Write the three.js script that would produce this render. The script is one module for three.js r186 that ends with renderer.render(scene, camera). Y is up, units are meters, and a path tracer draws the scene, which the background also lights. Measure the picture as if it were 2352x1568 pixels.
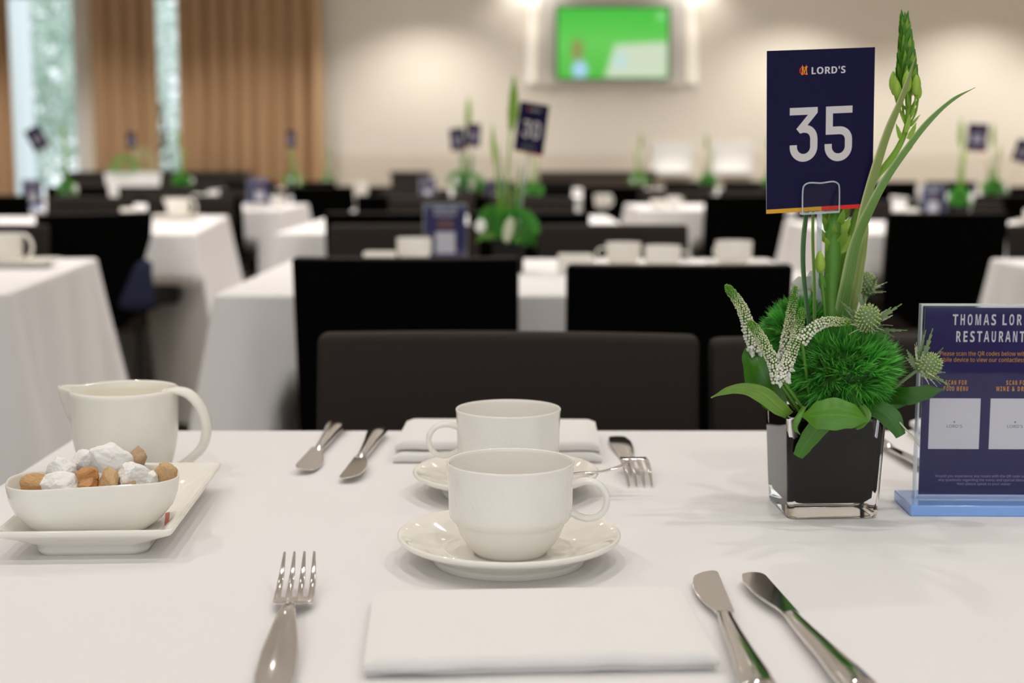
import * as THREE from 'three';
import { mergeGeometries, mergeVertices } from 'three/addons/utils/BufferGeometryUtils.js';
import { RectAreaLightUniformsLib } from 'three/addons/lights/RectAreaLightUniformsLib.js';
import { ImprovedNoise } from 'three/addons/math/ImprovedNoise.js';

// ---------------------------------------------------------------- camera, sky, exposure
const scene = new THREE.Scene();
const camera = new THREE.PerspectiveCamera(26.989, 1.5, 0.05, 120);
camera.position.set(0, 1.019, 0);
camera.rotation.set(-0.12756, 0, 0);
camera.focus = 1.0;
camera.userData.fStop = 5.6;
scene.background = new THREE.Color(0.84, 0.915, 0.955);
scene.backgroundIntensity = 1.45;
const renderer = new THREE.WebGLRenderer({ antialias: true });
renderer.toneMapping = THREE.LinearToneMapping;
renderer.toneMappingExposure = 1.06;
renderer.shadowMap.enabled = true;
RectAreaLightUniformsLib.init();
const LAMP_CD = 3.6;                       // candela of one ceiling downlight
const LAMP_COLOR = new THREE.Color(1.0, 0.955, 0.905);

// ---------------------------------------------------------------- helpers
let seed = 7;
const srand = (s) => { seed = s; };
let proto0;
const rnd = () => { seed = (seed + 0x6d2b79f5) | 0; let t = Math.imul(seed ^ (seed >>> 15), 1 | seed); t = (t + Math.imul(t ^ (t >>> 7), 61 | t)) ^ t; return ((t ^ (t >>> 14)) >>> 0) / 4294967296; };
const rr = (a, b) => a + (b - a) * rnd();
const noise = new ImprovedNoise();
const V = (x, y, z) => new THREE.Vector3(x, y, z);
const V3 = (a, k = 1) => new THREE.Vector3(a[0] * k, a[1] * k, a[2] * k);
const clamp = THREE.MathUtils.clamp, lerp = THREE.MathUtils.lerp, smooth = THREE.MathUtils.smoothstep;
const used = {};
const numbered = (n) => { const k = used[n] = (used[n] ?? -1) + 1; return k ? n + '_' + String(k).padStart(3, '0') : n; };
function tag(o, label, category, group, kind) {
  if (label) o.userData.label = label;
  if (category) o.userData.category = category;
  if (group) o.userData.group = group;
  if (kind) o.userData.kind = kind;
  return o;
}
function thing(name, label, category, [x, y, z] = [0, 0, 0], turn = 0, group) {
  const o = new THREE.Group();
  o.name = numbered(name); o.position.set(x, y, z); o.rotation.y = turn; scene.add(o);
  return tag(o, label, category, group);
}
function part(name, geo, mat, parent, label) {
  const m = new THREE.Mesh(geo, mat);
  m.name = name; m.castShadow = true; m.receiveShadow = true; parent.add(m);
  if (label) m.userData.label = label;
  return m;
}
function single(name, geo, mat, label, category, [x, y, z] = [0, 0, 0], turn = 0, group) {
  const m = part(numbered(name), geo, mat, scene);
  m.position.set(x, y, z); m.rotation.y = turn;
  return tag(m, label, category, group);
}
function struct(name, geo, mat, label, category) { const m = part(numbered(name), geo, mat, scene); return tag(m, label, category, null, 'structure'); }
function dup(o, label, [x, y, z], turn = 0, group) {
  const c = o.clone(); c.name = numbered(o.name.replace(/_\d{3}$/, '')); scene.add(c);
  c.position.set(x, y, z); c.rotation.set(0, turn, 0);
  c.userData = { ...o.userData, label };
  c.scale.y = o === proto0 ? 1 : o.scale.y;
  if (group) c.userData.group = group; else delete c.userData.group;
  return c;
}
const std = (color, roughness = 0.6, more = {}) => new THREE.MeshStandardMaterial({ color: Array.isArray(color) ? new THREE.Color(...color) : color, roughness, side: THREE.DoubleSide, ...more });
const phys = (color, roughness = 0.6, more = {}) => new THREE.MeshPhysicalMaterial({ color: Array.isArray(color) ? new THREE.Color(...color) : color, roughness, side: THREE.DoubleSide, ...more });
const clean = (g) => { for (const k of Object.keys(g.attributes)) if (!['position', 'normal', 'uv'].includes(k)) g.deleteAttribute(k); return g.index ? g : mergeVertices(g); };
const merge = (list) => mergeGeometries(list.map(clean));
const box = (w, h, d, x = 0, y = 0, z = 0) => new THREE.BoxGeometry(w, h, d).translate(x, y, z);
const cyl = (r0, r1, h, x = 0, y = 0, z = 0, n = 20) => new THREE.CylinderGeometry(r0, r1, h, n).translate(x, y, z);
function geo(pos, idx, uv, col) {
  const g = new THREE.BufferGeometry();
  g.setAttribute('position', new THREE.BufferAttribute(new Float32Array(pos), 3));
  g.setAttribute('uv', new THREE.BufferAttribute(new Float32Array(uv ?? new Array(pos.length / 3 * 2).fill(0)), 2));
  if (col) g.setAttribute('color', new THREE.BufferAttribute(new Float32Array(col), 3));
  g.setIndex(idx); g.computeVertexNormals();
  return g;
}
// rings of Vector3 (equal length, closed loops) skinned into a surface; caps close the ends
function loft(rings, capA = true, capB = true) {
  const n = rings[0].length, pos = [], idx = [], uv = [];
  rings.forEach((r, j) => r.forEach((p, i) => { pos.push(p.x, p.y, p.z); uv.push(i / n, j / (rings.length - 1)); }));
  for (let j = 0; j + 1 < rings.length; j++) for (let i = 0; i < n; i++) {
    const a = j * n + i, b = j * n + (i + 1) % n, c = a + n, d = b + n;
    idx.push(a, c, b, b, c, d);
  }
  const cap = (r, flip) => {
    const o = pos.length / 3, c = r.reduce((s, p) => s.add(p), V(0, 0, 0)).multiplyScalar(1 / n);
    for (const p of r) { pos.push(p.x, p.y, p.z); uv.push(0, 0); }
    pos.push(c.x, c.y, c.z); uv.push(0, 0);
    for (let i = 0; i < n; i++) flip ? idx.push(o + n, o + i, o + (i + 1) % n) : idx.push(o + n, o + (i + 1) % n, o + i);
  };
  if (capA) cap(rings[0], true);
  if (capB) cap(rings[rings.length - 1], false);
  return geo(pos, idx, uv);
}
// rounded rectangle loop in the xz plane
function rrect(hx, hz, r, y, k = 6, e = 6) {
  r = Math.min(r, hx, hz);
  const out = [], c = [[hx - r, hz - r, 0], [-(hx - r), hz - r, 1], [-(hx - r), -(hz - r), 2], [hx - r, -(hz - r), 3]];
  c.forEach(([cx, cz, q], i) => {
    for (let j = 0; j <= k; j++) { const a = (q + j / k) * Math.PI / 2; out.push(V(cx + Math.cos(a) * r, y, cz + Math.sin(a) * r)); }
    const last = out[out.length - 1], nx = c[(i + 1) % 4], a = (nx[2]) * Math.PI / 2, next = V(nx[0] + Math.cos(a) * r, y, nx[1] + Math.sin(a) * r);
    for (let j = 1; j < e; j++) out.push(last.clone().lerp(next, j / e));
  });
  return out;
}
// elliptical section swept along points; ws half widths, hs half thicknesses, side = width direction
function sweep(pts, ws, hs, side = V(1, 0, 0), n = 10, seg = 24, close = true) {
  const curve = new THREE.CatmullRomCurve3(pts), rings = [];
  const val = (a, t) => { const f = t * (a.length - 1), i = Math.min(Math.floor(f), a.length - 2); return a.length === 1 ? a[0] : lerp(a[i], a[i + 1], f - i); };
  for (let j = 0; j <= seg; j++) {
    const t = j / seg, p = curve.getPoint(t), tan = curve.getTangent(t), s = side.clone().addScaledVector(tan, -side.dot(tan)).normalize(), up = s.clone().cross(tan).normalize(), r = [];
    const w = val(ws, t), h = val(hs, t);
    for (let i = 0; i < n; i++) { const a = i / n * Math.PI * 2; r.push(p.clone().addScaledVector(s, Math.cos(a) * w).addScaledVector(up, Math.sin(a) * h)); }
    rings.push(r);
  }
  return loft(rings, close, close);
}
const taper = (pts, radii, n = 8, seg = 20) => { const d = pts[pts.length - 1].clone().sub(pts[0]); return sweep(pts, radii, radii, Math.abs(d.x) > Math.abs(d.y) + Math.abs(d.z) ? V(0, 0, 1) : V(1, 0, 0), n, seg); };
// a leaf: thin folded strip along a curve. sides = width direction at start and end
function leafGeo(pts, ws, sideA, sideB = sideA, { cup = 0.25, thick = 0.0005, seg = 26, arch = 0 } = {}) {
  const curve = new THREE.CatmullRomCurve3(pts), rings = [], m = 6;
  const val = (t) => { const f = t * (ws.length - 1), i = Math.min(Math.floor(f), ws.length - 2), u = f - i, s = u * u * (3 - 2 * u); return lerp(ws[i], ws[i + 1], s); };
  for (let j = 0; j <= seg; j++) {
    const t = j / seg, p = curve.getPoint(t), tan = curve.getTangent(t), side = sideA.clone().lerp(sideB, t);
    const s = side.addScaledVector(tan, -side.dot(tan)).normalize(), up = s.clone().cross(tan).normalize(), w = Math.max(val(t), 0.0002), top = [], bot = [];
    for (let i = 0; i <= m; i++) {
      const u = i / m * 2 - 1, lift = (Math.abs(u) * cup + arch * u * u) * w;
      top.push(p.clone().addScaledVector(s, u * w).addScaledVector(up, lift + thick * (1 - u * u * 0.8)));
      bot.push(p.clone().addScaledVector(s, u * w).addScaledVector(up, lift - thick * (1 - u * u * 0.8)));
    }
    rings.push([...top, ...bot.reverse()]);
  }
  return loft(rings);
}
function roundedBox(w, h, d, r, n = 10, deform) {
  const list = (L, k) => { const a = []; for (let i = 0; i <= 4; i++) a.push(-L / 2 + r * (1 - Math.cos(i / 4 * Math.PI / 2))); for (let i = 1; i < k; i++) a.push(lerp(-L / 2 + r, L / 2 - r, i / k)); for (let i = 0; i <= 4; i++) a.push(L / 2 - r + r * Math.sin(i / 4 * Math.PI / 2)); return a; };
  const lx = list(w, n), ly = list(h, n), lz = list(d, 2), g = new THREE.BoxGeometry(1, 1, 1, lx.length - 1, ly.length - 1, lz.length - 1), p = g.attributes.position;
  const pick = (a, v) => a[Math.round((v + 0.5) * (a.length - 1))];
  for (let i = 0; i < p.count; i++) {
    const q = V(pick(lx, p.getX(i)), pick(ly, p.getY(i)), pick(lz, p.getZ(i))), c = V(clamp(q.x, r - w / 2, w / 2 - r), clamp(q.y, r - h / 2, h / 2 - r), clamp(q.z, r - d / 2, d / 2 - r)), o = q.clone().sub(c);
    if (o.lengthSq() > 1e-12) q.copy(c).addScaledVector(o.normalize(), r);
    if (deform) deform(q);
    p.setXYZ(i, q.x, q.y, q.z);
  }
  const uv = g.attributes.uv; for (let i = 0; i < uv.count; i++) uv.setXY(i, uv.getX(i) * w, uv.getY(i) * h);
  const flat = g.clone(); flat.deleteAttribute('normal'); flat.deleteAttribute('uv');
  const mg = mergeVertices(flat, 1e-6); mg.computeVertexNormals();
  mg.setAttribute('uv', new THREE.BufferAttribute(new Float32Array(mg.attributes.position.count * 2), 2));
  const P = mg.attributes.position; for (let i = 0; i < P.count; i++) mg.attributes.uv.setXY(i, P.getX(i), P.getY(i));
  return mg;
}
const lathe = (pts, n = 72) => new THREE.LatheGeometry(pts.map(([x, y]) => new THREE.Vector2(x, y)), n);
// smooth a profile by Catmull-Rom
const prof = (pts, k = 4) => new THREE.SplineCurve(pts.map(([x, y]) => new THREE.Vector2(x, y))).getPoints(pts.length * k).map((p) => [Math.max(p.x, 0), p.y]);
function canvasTex(w, h, draw, srgb = true) {
  const c = document.createElement('canvas'); c.width = w; c.height = h;
  const g = c.getContext('2d'); draw(g, w, h);
  const t = new THREE.CanvasTexture(c); if (srgb) t.colorSpace = THREE.SRGBColorSpace;
  t.wrapS = t.wrapT = THREE.RepeatWrapping; return t;
}
function noiseTex(n, f) {
  const d = new Uint8Array(n * n * 4);
  for (let y = 0; y < n; y++) for (let x = 0; x < n; x++) { const c = f(x, y); for (let k = 0; k < 3; k++) d[(y * n + x) * 4 + k] = clamp(c[k] ?? c[0], 0, 255); d[(y * n + x) * 4 + 3] = 255; }
  const t = new THREE.DataTexture(d, n, n); t.magFilter = THREE.LinearFilter; t.wrapS = t.wrapT = THREE.RepeatWrapping; t.needsUpdate = true; return t;
}

// ---------------------------------------------------------------- materials
srand(11);
const weave = noiseTex(256, (x, y) => [128 + 60 * Math.sin(x / 256 * Math.PI * 2 * 32) * Math.sin(y / 256 * Math.PI * 2 * 32) + rr(-30, 30)]);
weave.repeat.set(20, 20);
const leatherTex = noiseTex(256, (x, y) => [128 + 50 * noise.noise(x / 6, y / 6, 3) + 40 * noise.noise(x / 2.3, y / 2.3, 9) + 30 * Math.sin(x / 256 * Math.PI * 2 * 48)]);
leatherTex.repeat.set(7, 7);
const carpetTex = noiseTex(512, (x, y) => { const a = noise.noise(x / 64, y / 64, 1.5) * 0.5 + noise.noise(x / 17, y / 17, 4) * 0.35, s = rr(-12, 12); const k = a > 0.02 ? 1 : 0; return [lerp(112, 150, k) + s, lerp(100, 141, k) + s, lerp(84, 124, k) + s]; });
carpetTex.colorSpace = THREE.SRGBColorSpace; carpetTex.repeat.set(1.2, 1.2);
const mat = {
  cloth: std([0.785, 0.760, 0.757], 0.92, { bumpMap: weave, bumpScale: 0.00006 }),
  napkin: std([0.82, 0.79, 0.77], 0.95, { bumpMap: weave, bumpScale: 0.00006 }),
  china: phys([0.86, 0.82, 0.745], 0.05, { ior: 1.5 }),
  chinaCool: phys([0.86, 0.825, 0.765], 0.05, { ior: 1.5 }),
  steel: std([0.72, 0.69, 0.66], 0.1, { metalness: 1 }),
  leather: phys([0.022, 0.0155, 0.012], 0.65, { specularIntensity: 0.35, bumpMap: leatherTex, bumpScale: 0.0006 }),
  leatherBlack: phys([0.0015, 0.0013, 0.0012], 0.9, { specularIntensity: 0.1 }),
  blackLeg: std([0.01, 0.009, 0.009], 0.4),
  curtain: std([0.47, 0.30, 0.168], 0.85),
  wall: std([0.80, 0.745, 0.655], 0.9),
  wallWhite: std([0.80, 0.77, 0.72], 0.9),
  ceiling: std([0.82, 0.80, 0.77], 0.95),
  floor: std(0xffffff, 0.95, { map: carpetTex }),
  darkWood: std([0.022, 0.016, 0.012], 0.45),
  brownWood: std([0.055, 0.036, 0.022], 0.45),
  frame: std([0.78, 0.78, 0.78], 0.5),
  pane: phys([1, 1, 1], 0, { transmission: 1, thickness: 0, ior: 1.45 }),
  glass: phys([1, 1, 1], 0, { transmission: 1, thickness: 0.01, ior: 1.42 }),
  acrylic: phys([0.97, 0.985, 1], 0.0, { specularIntensity: 0.55, transmission: 1, thickness: 0, ior: 1.45 }),
  acrylicEdge: phys([0.86, 0.90, 0.95], 0.12, { transmission: 0.55, thickness: 0 }),
  acrylicBlue: phys([0.30, 0.53, 1.0], 0.08, { transmission: 0.25, thickness: 0, clearcoat: 0.6 }),
  black: std([0.004, 0.004, 0.004], 0.3),
  vaseLiner: phys([0.006, 0.005, 0.005], 0.5, { specularIntensity: 0 }),
  navy: phys([0.012, 0.010, 0.042], 0.6, { specularIntensity: 0.3 }),
  leafMid: phys([0.058, 0.215, 0.011], 0.42, { transmission: 0.25, thickness: 0 }),
  leafPale: phys([0.19, 0.385, 0.045], 0.42, { transmission: 0.25, thickness: 0 }),
  leafLight: phys([0.098, 0.300, 0.014], 0.42, { transmission: 0.3, thickness: 0 }),
  leafDark: phys([0.036, 0.155, 0.011], 0.42, { transmission: 0.2, thickness: 0 }),
  blade: null, stem: phys([0.09, 0.25, 0.02], 0.45), stemLight: phys([0.22, 0.42, 0.035], 0.45), bud: phys([0.32, 0.50, 0.055], 0.45), bract: phys([0.20, 0.36, 0.03], 0.5), bractDark: phys([0.07, 0.22, 0.012], 0.5),
  vertex: std(0xffffff, 0.6, { vertexColors: true }),
  thistleLeaf: std([0.16, 0.235, 0.10], 0.55), thistlePale: std([0.50, 0.53, 0.36], 0.6),
  petal: phys([0.92, 0.92, 0.89], 0.5, { transmission: 0.4, thickness: 0 }),
  white: std([0.82, 0.81, 0.80], 0.6),
};

{
  // veins along the leaf: u runs round the section, v along the leaf
  const veins = noiseTex(256, (x, y) => { const u = (x / 256 % 0.5) * 2, rib = Math.exp(-(((u - 0.46) / 0.025) ** 2)), v = 0.5 + 0.5 * Math.cos((u - 0.46) * 95 + 0.4 * Math.sin(y / 40)), k = 214 + 26 * rib + 8 * v + 14 * noise.noise(u * 9, y / 50, 2) + 8 * noise.noise(u * 30, y / 12, 5); return [k + 6 * rib, k, k - 6]; });
  veins.colorSpace = THREE.SRGBColorSpace;
  for (const k of ['leafMid', 'leafLight', 'leafDark', 'leafPale']) { mat[k].map = veins; mat[k].color.multiplyScalar(1.4); mat[k].roughness = 0.36; }
}
// ---------------------------------------------------------------- the room
const BACK = -15, LEFT = -7, RIGHT = 7, FRONT = 2.6, TOP = 3.05;
struct('floor', new THREE.BoxGeometry(RIGHT - LEFT, 0.1, FRONT - BACK).translate(0, -0.05, (FRONT + BACK) / 2), mat.floor);
{ const f = scene.children[scene.children.length - 1].geometry, uv = f.attributes.uv, p = f.attributes.position; for (let i = 0; i < uv.count; i++) uv.setXY(i, p.getX(i), p.getZ(i)); }
struct('ceiling', box(RIGHT - LEFT + 0.4, 0.15, FRONT - BACK + 0.4, 0, TOP + 0.075, (FRONT + BACK) / 2), mat.ceiling);
struct('wall_left', box(0.2, TOP, FRONT - BACK, LEFT - 0.1, TOP / 2, (FRONT + BACK) / 2), mat.wall);
struct('wall_right', box(0.2, TOP, FRONT - BACK, RIGHT + 0.1, TOP / 2, (FRONT + BACK) / 2), mat.wall);
{
  // the window side of the room, behind the camera
  const s = new THREE.Shape([[LEFT - 0.2, 0], [RIGHT + 0.2, 0], [RIGHT + 0.2, TOP], [LEFT - 0.2, TOP]].map(([x, y]) => new THREE.Vector2(x, y))), open = [[-6.5, -2.3], [-1.95, 1.95], [2.3, 6.5]];
  for (const [a, b] of open) s.holes.push(new THREE.Path([[a, 0.45], [a, 2.8], [b, 2.8], [b, 0.45]].map(([x, y]) => new THREE.Vector2(x, y))));
  struct('wall_front', new THREE.ExtrudeGeometry(s, { depth: 0.2, bevelEnabled: false }).translate(0, 0, FRONT), mat.wall);
  open.forEach(([a, b], i) => {
    const w = new THREE.Group(); w.name = 'window_' + (i + 3); w.userData.kind = 'structure'; scene.add(w);
    for (const y of [0.48, 2.77]) part('window_frame', box(b - a, 0.06, 0.07, (a + b) / 2, y, FRONT + 0.1), mat.frame, w);
    for (let k = 0; k <= 3; k++) part('window_frame', box(0.06, 2.23, 0.07, lerp(a + 0.03, b - 0.03, k / 3), 1.625, FRONT + 0.1), mat.frame, w);
    part('pane', box(b - a - 0.1, 2.23, 0.006, (a + b) / 2, 1.625, FRONT + 0.1), mat.pane, w);
  });
}
const WIN = [[-5.62, -4.46], [-3.95, -3.05]];
{
  const s = new THREE.Shape([[LEFT, 0], [RIGHT, 0], [RIGHT, TOP], [LEFT, TOP]].map(([x, y]) => new THREE.Vector2(x, y)));
  for (const [a, b] of WIN) s.holes.push(new THREE.Path([[a, 0.06], [a, 2.75], [b, 2.75], [b, 0.06]].map(([x, y]) => new THREE.Vector2(x, y))));
  struct('wall_back', new THREE.ExtrudeGeometry(s, { depth: 0.25, bevelEnabled: false }).translate(0, 0, BACK - 0.25), mat.wall);
}
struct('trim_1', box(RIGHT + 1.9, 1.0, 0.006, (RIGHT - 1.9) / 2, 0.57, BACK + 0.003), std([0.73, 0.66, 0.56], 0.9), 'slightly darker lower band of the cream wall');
struct('baseboard_back', box(RIGHT + 1.9, 0.12, 0.02, (RIGHT - 1.9) / 2, 0.06, BACK + 0.01), mat.wallWhite);
WIN.forEach(([a, b], i) => {
  const w = new THREE.Group(); w.name = 'window_' + (i + 1); w.userData.kind = 'structure'; scene.add(w);
  const z = BACK - 0.12, m = 0.07;
  for (const x of [a + m / 2, b - m / 2]) part('window_frame', box(x > (a + b) / 2 ? 0.11 : m, 2.69, 0.09, x > (a + b) / 2 ? b - 0.055 : x, 1.405, z), mat.frame, w);
  part('window_frame', box(b - a - m - 0.11, m, 0.09, (a + b - 0.04) / 2, 2.715, z), mat.frame, w);
  part('window_frame', box(b - a - m - 0.11, m, 0.09, (a + b - 0.04) / 2, 0.095, z), mat.frame, w);
  part('pane', box(b - a - m - 0.11, 2.55, 0.006, (a + b - 0.04) / 2, 1.405, z), mat.pane, w);
});
// outside: pale terrace, rendered wall corner and two trees
struct('terrace_ground', box(70, 0.1, 80, 0, -0.16, -8), std([0.62, 0.64, 0.64], 0.9), 'pale terrace paving outside the windows');
struct('exterior_wall', box(1.0, 5, 0.5, -6.62, 2.5, -18.2), std([0.80, 0.86, 0.88], 0.9), 'pale rendered wall corner outside the first window');
{
  const leaf = (k) => std(k, 0.7);
  const cols = [leaf([0.60, 0.72, 0.64]), leaf([0.65, 0.74, 0.68])];
  [[-8.1, -23.0, 1.9, 3.9, 0, 'grey green tree with a loose crown seen through the glass, nearer the pale wall'], [-7.3, -30, 2.3, 4.0, 1, 'paler tree filling the narrow gap of daylight between the brown drapes'], [-13.2, -27, 2.2, 3.8, 0, 'grey green tree half hidden behind the brown drape at the frame edge']].forEach(([x, z, r, h, k, label], i) => {
    srand(300 + i);
    const t = thing('tree', label, 'tree', [x, 0, z]), pos = [], idx = [];
    for (let n = 0; n < 3000; n++) {
      const u = rr(-1, 1), a = rr(0, 6.283), q = Math.sqrt(1 - u * u), rad = r * (0.6 + 0.4 * rnd()) * (1 + 0.35 * noise.noise(q * Math.cos(a) * 2 + i * 5, u * 2, q * Math.sin(a) * 2));
      const c = V(q * Math.cos(a) * rad, h * 0.62 + u * rad * 0.95, q * Math.sin(a) * rad), e = V(rr(-1, 1), rr(-1, 1), rr(-1, 1)).normalize(), f = V(rr(-1, 1), rr(-1, 1), rr(-1, 1)).cross(e).normalize(), s = rr(0.06, 0.13), o = pos.length / 3;
      for (const [p, w] of [[-1.4, 0], [0, 0.6], [1.4, 0], [0, -0.6]]) { const v = c.clone().addScaledVector(e, p * s).addScaledVector(f, w * s); pos.push(v.x, v.y, v.z); }
      idx.push(o, o + 1, o + 2, o, o + 2, o + 3);
    }
    part('foliage', geo(pos, idx), cols[k], t).userData.kind = 'stuff';
    part('trunk', taper([V(0, 0, 0), V(0.05, 0.9, 0), V(0, 2.2, 0.05)], [0.16, 0.12, 0.07]), std([0.12, 0.09, 0.06], 0.9), t);
  });
}
// drapes: deep vertical pleats
function drape(x0, x1, label, s) {
  srand(s);
  const f = [], b = [], n = Math.round((x1 - x0) * 90); let ph = rr(0, 6);
  for (let i = 0; i <= n; i++) { const x = lerp(x0, x1, i / n); ph += (x1 - x0) / n * (2 * Math.PI / 0.17) * (1 + 0.35 * noise.noise(x * 3, s, 0)); f.push([x + 0.012 * Math.sin(ph * 2), 0.075 * Math.sin(ph) * (0.75 + 0.5 * noise.noise(x * 5, s, 7)) + 0.03 * noise.noise(x * 9, s, 2)]); }
  const sh = new THREE.Shape([...f.map(([x, z]) => new THREE.Vector2(x, -z)), ...f.slice().reverse().map(([x, z]) => new THREE.Vector2(x, -z + 0.012))]);
  const g = new THREE.ExtrudeGeometry(sh, { depth: 2.95, bevelEnabled: false }).rotateX(-Math.PI / 2);
  return single('curtain', g, mat.curtain, label, 'curtain', [0, 0.03, BACK + 0.3]);
}
drape(-6.9, -5.075, 'brown pleated curtain at the picture edge, on the far side of the wide window gap', 3);
drape(-4.29, -3.62, 'narrow brown pleated curtain hanging between the two gaps of daylight', 5);
drape(-3.385, -1.93, 'wide brown pleated curtain whose edge meets the cream wall', 9);

// ceiling downlights: a glowing disc and a spot lamp just under it
{
  const spots = [];
  [1.5, 0.2, -1.1, -2.4, -3.6].forEach((z, i) => { for (const x of [-2.6, -1.3, 0, 1.3, 2.6]) spots.push([x + (i % 2 ? 0.35 : -0.3), z, 0.46]); });
  for (const z of [-5.0, -7.2, -9.2, -11.2]) for (const x of [-5, -3, -1, 1, 3, 5]) spots.push([x, z, 2.6]);
  for (const x of [-0.9, 2.9, 4.75, 6.3]) spots.push([x, -14.05, 3.0]);
  for (const x of [-5.6, -4.2, -2.7, 0.9]) spots.push([x, -13.4, 2.6]);
  for (const x of [0.19, 1.86]) spots.push([x, -14.86, 0.5]);
  const ring = lathe([[0.046, 0.004], [0.058, 0], [0.06, 0.004], [0.06, 0.012], [0.046, 0.012]], 24), disc = new THREE.CircleGeometry(0.046, 20).rotateX(Math.PI / 2).translate(0, 0.006, 0);
  const glow = new THREE.MeshStandardMaterial({ color: 0x000000, emissive: LAMP_COLOR, emissiveIntensity: 30, side: THREE.DoubleSide });
  spots.forEach(([x, z, k]) => {
    const t = thing('ceiling_downlight', 'small round recessed downlight in the white ceiling', 'light', [x, TOP - 0.012, z], 0, 'downlights recessed in the ceiling');
    part('ring', ring, mat.wallWhite, t); part('lamp_lens', disc, glow, t);
    const l = new THREE.SpotLight(LAMP_COLOR, LAMP_CD * k, 0, 1.02, 0.55, 2);
    l.name = 'downlight_lamp'; l.position.set(x, TOP - 0.03, z); l.shadow.radius = 1.3; l.castShadow = true;
    l.target.position.set(x, 0, z < -14 ? z - 0.06 : z); l.target.name = 'downlight_target'; scene.add(l, l.target);
  });
}
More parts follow.
